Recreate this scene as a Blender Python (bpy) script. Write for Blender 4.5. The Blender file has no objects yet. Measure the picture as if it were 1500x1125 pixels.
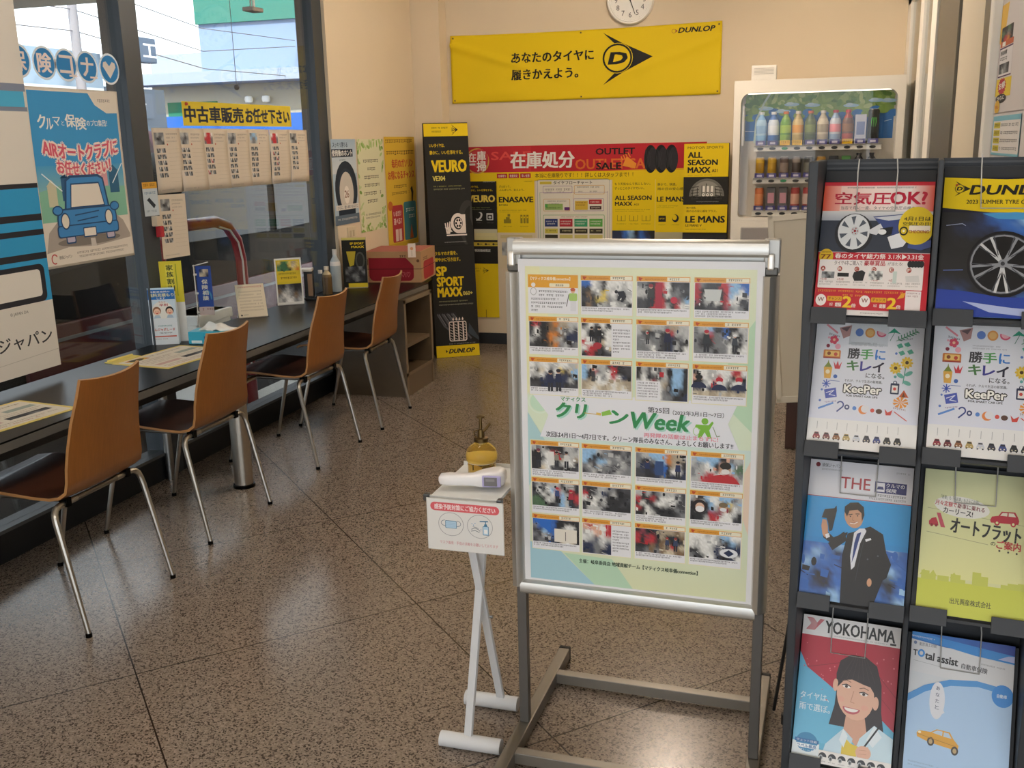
import bpy, bmesh, math, random
from mathutils import Vector, Matrix
random.seed(7)
SC = bpy.context.scene
COL = SC.collection
R = math.radians
PI = math.pi

# ------------------------------------------------------------------ camera, sky, sun, exposure
cam = bpy.data.cameras.new('camera')
cam.sensor_fit = 'HORIZONTAL'
cam.sensor_width = 36.0
cam.lens = 1452.4 / 1500 * 36
cam.clip_start = 0.05
cam.clip_end = 300
camo = bpy.data.objects.new('camera', cam)
COL.objects.link(camo)
rx = Vector((0.95787511, 0.28630336, -0.02248688))
ux = Vector((-0.04633621, 0.23135006, 0.97176649))
fx = Vector((-0.28342236, 0.92978897, -0.23487068))
m = Matrix((rx, ux, -fx)).transposed().to_4x4()
m.translation = (0, 0, 1.5)
camo.matrix_world = m
SC.camera = camo

world = bpy.data.worlds.new('world')
SC.world = world
world.use_nodes = True
wn = world.node_tree.nodes
bg = wn['Background']
bg.inputs[0].default_value = (0.90, 0.95, 1.0, 1)
bg.inputs[1].default_value = 2.2

sun = bpy.data.lights.new('sun', 'SUN')
sun.energy = 4.0
sun.angle = R(0.6)
sun.color = (1.0, 0.96, 0.9)
suno = bpy.data.objects.new('sun', sun)
COL.objects.link(suno)
suno.rotation_euler = Vector((-0.22, 0.75, -0.62)).to_track_quat('-Z', 'Y').to_euler()
suno.location = (0, -10, 12)

SC.view_settings.view_transform = 'Standard'
SC.view_settings.look = 'None'
SC.view_settings.gamma = 1.0
SC.view_settings.use_curve_mapping = False
SC.view_settings.exposure = 0.53

# ------------------------------------------------------------------ helpers
def lin(h):
    h = h.lstrip('#')
    if len(h) == 3:
        h = ''.join(c * 2 for c in h)
    o = []
    for i in (0, 2, 4):
        v = int(h[i:i + 2], 16) / 255
        o.append(v / 12.92 if v <= 0.04045 else ((v + 0.055) / 1.055) ** 2.4)
    return (o[0], o[1], o[2], 1.0)

MATS = {}
def mat(name, rough=0.5, metal=0.0, spec=0.5, noise=0.0, nscale=30.0, bump=0.0, coat=0.0, alpha=None):
    """procedural paint whose colour comes from the object's own 'Col' attribute, with a little noise"""
    if name in MATS:
        return MATS[name]
    mt = bpy.data.materials.new(name)
    mt.use_nodes = True
    nt = mt.node_tree
    b = nt.nodes['Principled BSDF']
    at = nt.nodes.new('ShaderNodeAttribute')
    at.attribute_name = 'Col'
    b.inputs['Roughness'].default_value = rough
    b.inputs['Metallic'].default_value = metal
    b.inputs['Specular IOR Level'].default_value = spec
    b.inputs['Coat Weight'].default_value = coat
    src = at.outputs['Color']
    if noise or bump:
        tc = nt.nodes.new('ShaderNodeTexCoord')
        nz = nt.nodes.new('ShaderNodeTexNoise')
        nz.inputs['Scale'].default_value = nscale
        nz.inputs['Detail'].default_value = 3
        nt.links.new(tc.outputs['Object'], nz.inputs['Vector'])
        if noise:
            mr = nt.nodes.new('ShaderNodeMapRange')
            mr.inputs['To Min'].default_value = 1 - noise
            mr.inputs['To Max'].default_value = 1 + noise
            nt.links.new(nz.outputs['Fac'], mr.inputs['Value'])
            mx = nt.nodes.new('ShaderNodeVectorMath')
            mx.operation = 'SCALE'
            nt.links.new(src, mx.inputs[0])
            nt.links.new(mr.outputs['Result'], mx.inputs['Scale'])
            src = mx.outputs['Vector']
        if bump:
            bp = nt.nodes.new('ShaderNodeBump')
            bp.inputs['Strength'].default_value = bump
            bp.inputs['Distance'].default_value = 0.002
            nt.links.new(nz.outputs['Fac'], bp.inputs['Height'])
            nt.links.new(bp.outputs['Normal'], b.inputs['Normal'])
    nt.links.new(src, b.inputs['Base Color'])
    MATS[name] = mt
    return mt

PAINT = mat('paint', 0.5, noise=0.03, nscale=8)
MATTE = mat('matte', 0.85, spec=0.25, noise=0.04, nscale=12)
PAPER = mat('paper', 0.75, spec=0.3)
GLOSSY = mat('glossy_print', 0.3, spec=0.45)
PLASTIC = mat('plastic', 0.38, noise=0.02)
CHROME = mat('brushed_metal', 0.32, metal=1.0, noise=0.05, nscale=60)
ALU = mat('satin_aluminium', 0.38, metal=0.85, noise=0.03, nscale=50)
RUBBER = mat('rubber', 0.8, spec=0.3)
WALLM = mat('wall_paper', 0.8, spec=0.25, noise=0.02, nscale=3, bump=0.15)

def wood_mat(name, rough, coat, sc=(2, 30, 3)):
    mt = mat(name, rough, coat=coat)
    nt = mt.node_tree
    b = nt.nodes['Principled BSDF']
    at = [n for n in nt.nodes if n.type == 'ATTRIBUTE'][0]
    tc = nt.nodes.new('ShaderNodeTexCoord')
    mp = nt.nodes.new('ShaderNodeMapping')
    mp.inputs['Scale'].default_value = sc
    nz = nt.nodes.new('ShaderNodeTexNoise')
    nz.inputs['Scale'].default_value = 6
    nz.inputs['Detail'].default_value = 6
    mr = nt.nodes.new('ShaderNodeMapRange')
    mr.inputs['From Min'].default_value = 0.3
    mr.inputs['From Max'].default_value = 0.7
    mr.inputs['To Min'].default_value = 0.9
    mr.inputs['To Max'].default_value = 1.08
    mx = nt.nodes.new('ShaderNodeVectorMath')
    mx.operation = 'SCALE'
    L = nt.links.new
    L(tc.outputs['Object'], mp.inputs['Vector']); L(mp.outputs['Vector'], nz.inputs['Vector'])
    L(nz.outputs['Fac'], mr.inputs['Value']); L(at.outputs['Color'], mx.inputs[0]); L(mr.outputs['Result'], mx.inputs['Scale'])
    L(mx.outputs['Vector'], b.inputs['Base Color'])
    return mt
WOOD = wood_mat('chair_wood', 0.35, 0.15)
DESK = wood_mat('desk_top', 0.3, 0.0, (30, 2, 3))
DESK.node_tree.nodes['Principled BSDF'].inputs['Specular IOR Level'].default_value = 0.1

def emit_mat(name, col, s):
    mt = bpy.data.materials.new(name)
    mt.use_nodes = True
    b = mt.node_tree.nodes['Principled BSDF']
    b.inputs['Base Color'].default_value = (0.8, 0.8, 0.8, 1)
    b.inputs['Emission Color'].default_value = lin(col)
    b.inputs['Emission Strength'].default_value = s
    return mt

def glass_mat(name, tint, f0=0.04, rough=0.0):
    """thin pane: clear transmission mixed with mirror reflection by Fresnel"""
    mt = bpy.data.materials.new(name)
    mt.use_nodes = True
    nt = mt.node_tree
    nt.nodes.clear()
    out = nt.nodes.new('ShaderNodeOutputMaterial')
    tr = nt.nodes.new('ShaderNodeBsdfTransparent')
    tr.inputs[0].default_value = (*tint, 1)
    gl = nt.nodes.new('ShaderNodeBsdfGlossy')
    gl.inputs['Roughness'].default_value = rough
    # mirror share by viewing angle, the same from both sides of the pane
    ge = nt.nodes.new('ShaderNodeNewGeometry')
    dt = nt.nodes.new('ShaderNodeVectorMath'); dt.operation = 'DOT_PRODUCT'
    nt.links.new(ge.outputs['Normal'], dt.inputs[0]); nt.links.new(ge.outputs['Incoming'], dt.inputs[1])
    last = dt.outputs['Value']
    for op, v0, v1 in (('ABSOLUTE', None, None), ('SUBTRACT', 1.0, None), ('POWER', None, 5.0), ('MULTIPLY', None, 1 - f0), ('ADD', None, f0)):
        n = nt.nodes.new('ShaderNodeMath'); n.operation = op
        if v0 is not None:
            n.inputs[0].default_value = v0; nt.links.new(last, n.inputs[1])
        else:
            nt.links.new(last, n.inputs[0])
            if v1 is not None:
                n.inputs[1].default_value = v1
        last = n.outputs[0]
    mx = nt.nodes.new('ShaderNodeMixShader')
    nt.links.new(last, mx.inputs[0])
    nt.links.new(tr.outputs[0], mx.inputs[1])
    nt.links.new(gl.outputs[0], mx.inputs[2])
    nt.links.new(mx.outputs[0], out.inputs[0])
    return mt
WINGLASS = glass_mat('window_glass', (0.93, 0.95, 0.95), 0.05)
CLEAR = glass_mat('clear_plastic', (0.97, 0.98, 0.98), 0.03)

class MB:
    """collects shapes, each with its colour, into one mesh"""
    def __init__(s, c='#cccccc'):
        s.bm = bmesh.new()
        s.cl = s.bm.loops.layers.float_color.new('Col')
        s.c = c
        s.seen = 0
    def _paint(s, faces, c):
        k = lin(c or s.c)
        for f in faces:
            for l in f.loops:
                l[s.cl] = k
    def box(s, x0, y0, z0, x1, y1, z1, c=None, bev=0.0, M=None):
        old = set(s.bm.faces)
        r = bmesh.ops.create_cube(s.bm, size=1)
        vs = r['verts']
        for v in vs:
            v.co = Vector(((x0 + x1) / 2 + v.co.x * (x1 - x0), (y0 + y1) / 2 + v.co.y * (y1 - y0), (z0 + z1) / 2 + v.co.z * (z1 - z0)))
        fs = set(f for v in vs for f in v.link_faces)
        if bev:
            es = list(set(e for f in fs for e in f.edges))
            bmesh.ops.bevel(s.bm, geom=es, offset=bev, segments=2, affect='EDGES', profile=0.6)
            fs = [f for f in s.bm.faces if f not in old]
            vs = list(set(v for f in fs for v in f.verts))
        if M is not None:
            for v in vs:
                v.co = M @ v.co
        s._paint(fs, c)
        return s
    def ring(s, pts_list, c=None, close=False, cap=True, cols=None):
        """skin between successive closed loops of points"""
        bm = s.bm
        rows = [[bm.verts.new(p) for p in pts] for pts in pts_list]
        n = len(rows[0])
        K = len(rows)
        for i in range(K if close else K - 1):
            a, b = rows[i], rows[(i + 1) % K]
            fs = []
            for j in range(n):
                try:
                    fs.append(bm.faces.new((a[j], a[(j + 1) % n], b[(j + 1) % n], b[j])))
                except ValueError:
                    pass
            s._paint(fs, cols[i] if cols else c)
        if cap and not close:
            fs = []
            try:
                fs.append(bm.faces.new(list(reversed(rows[0]))))
                s._paint(fs[-1:], cols[0] if cols else c)
                fs.append(bm.faces.new(rows[-1]))
                s._paint(fs[-1:], cols[-1] if cols else c)
            except ValueError:
                pass
        return s
    def tube(s, path, r, c=None, seg=10, caps=True):
        path = [Vector(p) for p in path]
        rr = r if isinstance(r, (list, tuple)) else [r] * len(path)
        loops = []
        up = Vector((0, 0, 1))
        prev = None
        for i, p in enumerate(path):
            a = path[max(i - 1, 0)]
            b = path[min(i + 1, len(path) - 1)]
            t = (b - a).normalized()
            if prev is None:
                q = up if abs(t.z) < 0.9 else Vector((1, 0, 0))
                n = (q - t * q.dot(t)).normalized()
            else:
                n = (prev - t * prev.dot(t)).normalized()
            prev = n
            bn = t.cross(n)
            loops.append([p + (n * math.cos(2 * PI * k / seg) + bn * math.sin(2 * PI * k / seg)) * rr[i] for k in range(seg)])
        return s.ring(loops, c, cap=caps)
    def lathe(s, prof, cx=0, cy=0, cz=0, c=None, seg=20, cols=None, M=None, sy=1.0):
        loops = []
        for r, z in prof:
            L = [Vector((cx + r * math.cos(2 * PI * k / seg), cy + sy * r * math.sin(2 * PI * k / seg), cz + z)) for k in range(seg)]
            if M is not None:
                L = [M @ p for p in L]
            loops.append(L)
        return s.ring(loops, c, cols=cols)
    def cyl(s, p0, p1, r, c=None, seg=16):
        return s.tube([p0, p1], r, c, seg)
    def prism(s, pts, d, c=None):
        """closed 3D polygon pts extruded by vector d"""
        d = Vector(d)
        return s.ring([[Vector(p) for p in pts], [Vector(p) + d for p in pts]], c)
    def face(s, pts, c=None):
        f = s.bm.faces.new([s.bm.verts.new(p) for p in pts])
        s._paint([f], c)
        return s
    def grid(s, fn, nu, nv, c=None, cf=None):
        vs = [[s.bm.verts.new(fn(i / nu, j / nv)) for j in range(nv + 1)] for i in range(nu + 1)]
        for i in range(nu):
            for j in range(nv):
                f = s.bm.faces.new((vs[i][j], vs[i + 1][j], vs[i + 1][j + 1], vs[i][j + 1]))
                s._paint([f], cf((i + .5) / nu, (j + .5) / nv) if cf else c)
        return s
    def build(s, name, mt, parent=None, smooth=35, recalc=True):
        if recalc:
            bmesh.ops.recalc_face_normals(s.bm, faces=s.bm.faces)
        me = bpy.data.meshes.new(name)
        s.bm.to_mesh(me)
        s.bm.free()
        me.materials.append(mt)
        if smooth:
            me.shade_smooth()
            me.set_sharp_from_angle(angle=R(smooth))
        o = bpy.data.objects.new(name, me)
        COL.objects.link(o)
        if parent:
            o.parent = parent
        return o

def tag(o, label, cat, group=None, kind=None):
    o['label'] = label
    o['category'] = cat
    if group:
        o['group'] = group
    if kind:
        o['kind'] = kind
    return o

def thing(name, label, cat, loc=(0, 0, 0), rz=0.0, group=None):
    o = bpy.data.objects.new(name, None)
    o.empty_display_size = 0.1
    COL.objects.link(o)
    o.location = loc
    o.rotation_euler = (0, 0, rz)
    return tag(o, label, cat, group)

def struct(o, label=None):
    o['kind'] = 'structure'
    if label:
        o['label'] = label
    return o

def copy_tree(root, loc, rz, label, group=None):
    r = root.copy()
    COL.objects.link(r)
    r.location = loc
    r.rotation_euler = (0, 0, rz)
    r['label'] = label
    if group:
        r['group'] = group
    for ch in list(root.children):
        c = ch.copy()
        COL.objects.link(c)
        c.parent = r
        for g in list(ch.children):
            d = g.copy()
            COL.objects.link(d)
            d.parent = c
    return r

# ------------------------------------------------------------------ printed matter
GLY = {}
def glyphs(s):
    """outline of a line of lettering at size 1: verts, faces, ink box"""
    if s in GLY:
        return GLY[s]
    cu = bpy.data.curves.new('t', 'FONT')
    cu.body = s
    cu.size = 1
    cu.resolution_u = 2
    o = bpy.data.objects.new('t', cu)
    COL.objects.link(o)
    me = bpy.data.meshes.new_from_object(o.evaluated_get(bpy.context.evaluated_depsgraph_get()))
    vs = [(v.co.x, v.co.y) for v in me.vertices]
    fs = [tuple(p.vertices) for p in me.polygons]
    bpy.data.objects.remove(o)
    bpy.data.curves.remove(cu)
    bpy.data.meshes.remove(me)
    xs = [v[0] for v in vs] or [0]
    ys = [v[1] for v in vs] or [0]
    GLY[s] = (vs, fs, (min(xs), min(ys), max(xs), max(ys)))
    return GLY[s]

PH = dict(k='#17181c', d='#3a3b40', g='#77797c', l='#b4b5b4', w='#e6e6e2', b='#2f64b4', n='#1f2a48', s='#8fb8dc', r='#b42a34',
          o='#c8782c', y='#d8c060', t='#7a6248', e='#c9bda4', f='#4a6a4a', p='#d8a890', c='#a89a84', m='#8a3a48', G='#5a8a50', R='#7a1c20')

class Art:
    """a printed sheet: W x H drawing units (y down) on a w x h metre sheet, every ink its own thin layer"""
    def __init__(s, W, H, w, h, bgc, thick=0.0006):
        s.W, s.H, s.w, s.h, s.t = W, H, w, h, thick
        s.items = []
        s.boxes = []
        s.bgc = bgc
        s.clip = (0, 0, W, H)
    def _add(s, vs, fs, cols, layer=None):
        if not vs:
            return
        xs = [v[0] for v in vs]; ys = [v[1] for v in vs]
        b = (min(xs), min(ys), max(xs), max(ys))
        if layer is None:
            layer = 1
            for (q, L) in s.boxes:
                if L >= layer - .99 and b[0] < q[2] and q[0] < b[2] and b[1] < q[3] and q[1] < b[3]:
                    layer = math.floor(L) + 1
        s.boxes.append((b, layer))
        s.items.append((vs, fs, cols, layer))
    def _clip(s, pts):
        if not s.clip:
            return pts
        x0, y0, x1, y1 = s.clip
        for ax, lim, sg in ((0, x0, 1), (0, x1, -1), (1, y0, 1), (1, y1, -1)):
            out = []
            for i in range(len(pts)):
                a, b = pts[i - 1], pts[i]
                ia, ib = (a[ax] - lim) * sg >= 0, (b[ax] - lim) * sg >= 0
                if ia != ib:
                    t = (lim - a[ax]) / (b[ax] - a[ax])
                    q = [a[0] + t * (b[0] - a[0]), a[1] + t * (b[1] - a[1])]
                    q[ax] = lim
                    out.append(tuple(q))
                if ib:
                    out.append(b)
            pts = out
            if not pts:
                return []
        return pts
    def poly(s, pts, c, L=None):
        pts = s._clip([tuple(p) for p in pts])
        if len(pts) > 2:
            s._add(pts, [tuple(range(len(pts)))], [c] * len(pts), L)
        return s
    def rect(s, x0, y0, x1, y1, c, L=None):
        return s.poly([(x0, y0), (x1, y0), (x1, y1), (x0, y1)], c, L)
    def grad(s, x0, y0, x1, y1, c0, c1, vert=True):
        cs = [c0, c0, c1, c1] if vert else [c0, c1, c1, c0]
        s._add([(x0, y0), (x1, y0), (x1, y1), (x0, y1)], [(0, 1, 2, 3)], cs)
        return s
    def rrect(s, x0, y0, x1, y1, r, c, L=None):
        r = min(r, (x1 - x0) / 2, (y1 - y0) / 2)
        P = []
        for cx, cy, a in ((x1 - r, y0 + r, -90), (x1 - r, y1 - r, 0), (x0 + r, y1 - r, 90), (x0 + r, y0 + r, 180)):
            for k in range(5):
                t = R(a + k * 22.5)
                P.append((cx + r * math.cos(t), cy + r * math.sin(t)))
        return s.poly(P, c, L)
    def ell(s, x, y, a, b, c, n=24, rot=0, a0=0, a1=360, L=None):
        P = []
        N = n if a1 - a0 >= 360 else n + 1
        for k in range(N):
            t = R(a0 + (a1 - a0) * k / n)
            u, v = a * math.cos(t), b * math.sin(t)
            P.append((x + u * math.cos(R(rot)) - v * math.sin(R(rot)), y + u * math.sin(R(rot)) + v * math.cos(R(rot))))
        return s.poly(P, c, L)
    def circ(s, x, y, r, c, n=24):
        return s.ell(x, y, r, r, c, n)
    def oring(s, x, y, a, b, w, c, n=28, a0=0, a1=360):
        vs, fs = [], []
        for k in range(n + 1):
            t = R(a0 + (a1 - a0) * k / n)
            vs += [(x + (a + w / 2) * math.cos(t), y + (b + w / 2) * math.sin(t)), (x + (a - w / 2) * math.cos(t), y + (b - w / 2) * math.sin(t))]
        for k in range(n):
            fs.append((2 * k, 2 * k + 1, 2 * k + 3, 2 * k + 2))
        s._add(vs, fs, [c] * len(vs))
        return s
    def line(s, pts, w, c, close=False, L=None):
        pts = list(pts)
        if close:
            pts = pts + [pts[0]]
        vs, fs = [], []
        for (x0, y0), (x1, y1) in zip(pts, pts[1:]):
            d = math.hypot(x1 - x0, y1 - y0) or 1
            nx, ny = -(y1 - y0) / d * w / 2, (x1 - x0) / d * w / 2
            ex, ey = (x1 - x0) / d * w * .25, (y1 - y0) / d * w * .25
            i = len(vs)
            vs += [(x0 + nx - ex, y0 + ny - ey), (x0 - nx - ex, y0 - ny - ey), (x1 - nx + ex, y1 - ny + ey), (x1 + nx + ex, y1 + ny + ey)]
            fs.append((i, i + 1, i + 2, i + 3))
        s._add(vs, fs, [c] * len(vs), L)
        return s
    def text(s, x, y, t, h, c, b=0.0, al='l', sx=1.0, shear=0.0, rot=0.0, fw=None, out=None, ow=0, curve=None):
        """lettering whose ink box has its top-left (or centre/right) at x, y and ink height h"""
        vs, fs, (x0, y0, x1, y1) = glyphs(t)
        if not vs:
            return s
        k = h / max(y1 - y0, 0.05)
        kx = k * sx
        if fw:
            kx = fw / max(x1 - x0, 0.01)
        W = (x1 - x0) * kx
        ox = {'l': 0, 'c': -W / 2, 'r': -W}[al]
        cr, sr = math.cos(R(rot)), math.sin(R(rot))
        def put(dx, dy):
            o = []
            for vx, vy in vs:
                u = ox + (vx - x0) * kx + (vy - y0) * k * shear + dx
                v = (y1 - vy) * k + dy
                if curve:
                    v += curve * ((u - ox) / W - 0.5) ** 2 * 4
                o.append((x + u * cr - v * sr, y + u * sr + v * cr))
            return o
        def multi(offs, col):
            L = None
            for q, (dx, dy) in enumerate(offs):      # each pass of ink a hair above the one before
                V = put(dx, dy)
                s._add(V, fs, [col] * len(V), L)
                if L is None:
                    base = s.boxes[-1][1]
                L = base + .13 * (q + 1)
        if out:
            multi([(math.cos(a) * ow, math.sin(a) * ow) for a in [PI / 4 * q for q in range(8)]], out)
        bb = b * h
        multi([(0, 0)] if not b else [(-bb, -bb * .5), (bb, -bb * .5), (-bb, bb * .5), (bb, bb * .5)], c)
        return s
    def tb(s, x0, y0, x1, y1, t, c, b=0.0, **kw):
        return s.text(x0, y0, t, y1 - y0, c, b, fw=x1 - x0, **kw)
    def gk(s, x0, y0, x1, h, c, slope=0.0, dense=0.75):
        """a line of print too small to read in the photo"""
        x = x0
        vs, fs = [], []
        while x < x1 - h * .3:
            w = min(h * random.uniform(.55, .95), x1 - x)
            if random.random() < .93:
                y = y0 + slope * (x - x0)
                hh = h * random.uniform(.7, 1)
                i = len(vs)
                for (a, b2, c2, d) in ((x, y, x + w, y + hh * .22), (x + w * .35, y, x + w * .6, y + hh), (x, y + hh * .75, x + w * .9, y + hh * .95)):
                    i = len(vs)
                    vs += [(a, b2), (c2, b2), (c2, d), (a, d)]
                    fs.append((i, i + 1, i + 2, i + 3))
            x += w + h * .18
        s._add(vs, fs, [c] * len(vs))
        return s
    def photo(s, x0, y0, x1, y1, rows, jit=0.12, sub=3, detail=0):
        """a printed photograph: blurred patches of colour from a coarse grid"""
        rows = rows.split('/')
        nr, nc = len(rows), max(len(r) for r in rows)
        NX, NY = nc * sub, nr * sub
        rng = random.Random(str(rows))
        base = [[lin(PH[r[min(i, len(r) - 1)]]) for i in range(nc)] for r in rows]
        vs, cs, fs = [], [], []
        sm = lambda t: t * t * (3 - 2 * t)
        for j in range(NY + 1):
            for i in range(NX + 1):
                gx = min(max(i / sub - .5 + rng.uniform(-.2, .2), 0), nc - 1.001)
                gy = min(max(j / sub - .5 + rng.uniform(-.2, .2), 0), nr - 1.001)
                ix, iy = int(gx), int(gy)
                tx, ty = sm(gx - ix), sm(gy - iy)
                jx, jy = min(ix + 1, nc - 1), min(iy + 1, nr - 1)
                k = 1 + rng.uniform(-jit, jit) * 1.2
                q = [((base[iy][ix][n] * (1 - tx) + base[iy][jx][n] * tx) * (1 - ty) + (base[jy][ix][n] * (1 - tx) + base[jy][jx][n] * tx) * ty) * k + .012 for n in range(3)]
                vs.append((x0 + (x1 - x0) * i / NX, y0 + (y1 - y0) * j / NY))
                cs.append((min(q[0], .85), min(q[1], .85), min(q[2], .85), 1))
        for j in range(NY):
            for i in range(NX):
                a = j * (NX + 1) + i
                fs.append((a, a + 1, a + NX + 2, a + NX + 1))
        s._add(vs, fs, cs)
        if detail:                               # crisper shapes among the blurred ones
            keep, s.clip = s.clip, (x0, y0, x1, y1)
            cw, ch = (x1 - x0) / nc, (y1 - y0) / nr
            for q in range(detail):
                i, j = rng.randrange(nc), rng.randrange(nr)
                r2 = rows[min(nr - 1, max(0, j + rng.choice((-1, 0, 1))))]
                c = PH[r2[min(len(r2) - 1, max(0, i + rng.choice((-1, 0, 1))))]]
                cx, cy = x0 + (i + rng.random()) * cw, y0 + (j + rng.random()) * ch
                w, h = cw * rng.uniform(.15, .55), ch * rng.uniform(.1, .5)
                if q % 3 == 0:
                    s.poly([(cx - w, cy - h), (cx + w, cy - h * rng.uniform(.5, 1)), (cx + w * rng.uniform(.6, 1), cy + h), (cx - w, cy + h * .8)], c)
                elif q % 3 == 1:
                    s.ell(cx, cy, w * .6, h, c, n=10)
                else:
                    e = h * rng.uniform(-1, 1)
                    s.poly([(cx - w * 1.4, cy - h), (cx + w * 1.4, cy + e), (cx + w * 1.4, cy + e + ch * .1), (cx - w * 1.4, cy - h + ch * .1)], c)
            s.clip = keep
        return s
    def build(s, name, mt=None, parent=None, warp=None, cuts=0, eps=0.00022):
        V, F, K = [], [], []
        ku, kv = s.w / s.W, s.h / s.H
        eps = min(eps, .0035 / max([q[3] for q in s.items] + [1]))
        w2 = s.w / 2
        bgk = lin(s.bgc)
        # the sheet itself
        for y in (0, s.t):
            V += [(-w2, y, 0), (w2, y, 0), (w2, y, s.h), (-w2, y, s.h)]
        K += [bgk] * 8
        F += [(0, 1, 2, 3), (7, 6, 5, 4), (0, 4, 5, 1), (1, 5, 6, 2), (2, 6, 7, 3), (3, 7, 4, 0)]
        cache = {}
        for vs, fs, cs, L in s.items:
            n = len(V)
            for (x, y), c in zip(vs, cs):
                V.append((x * ku - w2, -L * eps, s.h - y * kv))
                if isinstance(c, str):
                    if c not in cache:
                        cache[c] = lin(c)
                    c = cache[c]
                K.append(c)
            F += [tuple(i + n for i in f) for f in fs]
        me = bpy.data.meshes.new(name)
        me.from_pydata(V, [], F)
        at = me.color_attributes.new('Col', 'FLOAT_COLOR', 'POINT')
        at.data.foreach_set('color', [q for k in K for q in k])
        if warp:
            bm = bmesh.new()
            bm.from_mesh(me)
            for i in range(1, cuts):
                bmesh.ops.bisect_plane(bm, geom=bm.verts[:] + bm.edges[:] + bm.faces[:], plane_co=(-w2 + s.w * i / cuts, 0, 0), plane_no=(1, 0, 0))
            nv = max(2, int(cuts * s.h / s.w + .5))
            for i in range(1, nv):
                bmesh.ops.bisect_plane(bm, geom=bm.verts[:] + bm.edges[:] + bm.faces[:], plane_co=(0, 0, s.h * i / nv), plane_no=(0, 0, 1))
            for v in bm.verts:
                v.co = Vector(warp(v.co.x, v.co.y, v.co.z))
            bm.to_mesh(me)
            bm.free()
        me.materials.append(mt or PAPER)
        if warp:
            me.shade_smooth()
        o = bpy.data.objects.new(name, me)
        COL.objects.link(o)
        if parent:
            o.parent = parent
        return o

def place(o, loc, rx_=0, ry_=0, rz_=0):
    o.location = loc
    o.rotation_euler = (R(rx_), R(ry_), R(rz_))
    return o

YEL, INK, WHT = '#e3c414', '#1c1c1c', '#e9e7e0'
def d_mark(A, x, y, r, c=INK, bgc=YEL):
    """round D in an arrow, as on the tyre maker's banners; x, y centre of the ring"""
    A.poly([(x + r * .45, y - r * 1.0), (x + r * 2.45, y), (x + r * .45, y + r * 1.0)], c)
    A.poly([(x - r * 1.0, y - r * 1.85), (x + r * .85, y - r * .75), (x + r * .3, y - r * .85), (x - r * .1, y - r * .95)], c)
    A.poly([(x - r * 1.0, y + r * 1.85), (x - r * .1, y + r * .95), (x + r * .3, y + r * .85), (x + r * .85, y + r * .75)], c)
    A.circ(x, y, r * 1.08, bgc)
    A.oring(x, y, r * .97, r * .97, r * .13, c)
    A.text(x - .02 * r, y - r * .4, 'D', r * .8, c, .09, al='c', fw=r * 1.15, shear=.25)
# ------------------------------------------------------------------ the room
GX = -2.90        # window glass plane
YW = 7.19         # wall at the far end

def floor_mat():
    mt = bpy.data.materials.new('terrazzo')
    mt.use_nodes = True
    nt = mt.node_tree
    b = nt.nodes['Principled BSDF']
    L = nt.links.new
    N = nt.nodes.new
    tc = N('ShaderNodeTexCoord')
    mp = N('ShaderNodeMapping')
    mp.inputs['Rotation'].default_value = (0, 0, R(-45))
    L(tc.outputs['Object'], mp.inputs['Vector'])
    # chips
    vo = N('ShaderNodeTexVoronoi')
    vo.inputs['Scale'].default_value = 230
    L(tc.outputs['Object'], vo.inputs['Vector'])
    cr = N('ShaderNodeValToRGB')
    e = cr.color_ramp.elements
    e[0].position = 0.0; e[0].color = lin('#453c34')
    e[1].position = 1.0; e[1].color = lin('#9a8d81')
    for p, c in ((.19, '#453c34'), (.24, '#7a6d62'), (.5, '#84776b'), (.78, '#8d8074')):
        q = e.new(p); q.color = lin(c)
    sp = N('ShaderNodeSeparateColor')
    L(vo.outputs['Color'], sp.inputs[0])
    L(sp.outputs[0], cr.inputs[0])
    # grout lines every 0.9 m, laid on the diagonal
    sx = N('ShaderNodeSeparateXYZ')
    L(mp.outputs['Vector'], sx.inputs[0])
    mins = []
    for o, off in (('X', GRX), ('Y', GRY)):
        a = N('ShaderNodeMath'); a.operation = 'ADD'; a.inputs[1].default_value = off
        L(sx.outputs[o], a.inputs[0])
        pp = N('ShaderNodeMath'); pp.operation = 'PINGPONG'; pp.inputs[1].default_value = 0.45
        L(a.outputs[0], pp.inputs[0])
        mins.append(pp)
    mn = N('ShaderNodeMath'); mn.operation = 'MINIMUM'
    L(mins[0].outputs[0], mn.inputs[0]); L(mins[1].outputs[0], mn.inputs[1])
    lt = N('ShaderNodeMath'); lt.operation = 'LESS_THAN'; lt.inputs[1].default_value = 0.0022
    L(mn.outputs[0], lt.inputs[0])
    mx = N('ShaderNodeMix'); mx.data_type = 'RGBA'
    L(lt.outputs[0], mx.inputs['Factor']); L(cr.outputs[0], mx.inputs['A'])
    mx.inputs['B'].default_value = lin('#2a221c')
    L(mx.outputs['Result'], b.inputs['Base Color'])
    nz = N('ShaderNodeTexNoise'); nz.inputs['Scale'].default_value = 2.2
    L(tc.outputs['Object'], nz.inputs['Vector'])
    mr = N('ShaderNodeMapRange'); mr.inputs['To Min'].default_value = .17; mr.inputs['To Max'].default_value = .25
    L(nz.outputs['Fac'], mr.inputs['Value']); L(mr.outputs['Result'], b.inputs['Roughness'])
    b.inputs['Specular IOR Level'].default_value = 0.45
    return mt
# grout offsets: u = (x+y)/sqrt2 has lines at 0.25 + 0.9k, v = (y-x)/sqrt2 at 1.98 + 0.9k
GRX = -0.25 + 9.0
GRY = -1.98 + 9.0

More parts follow.
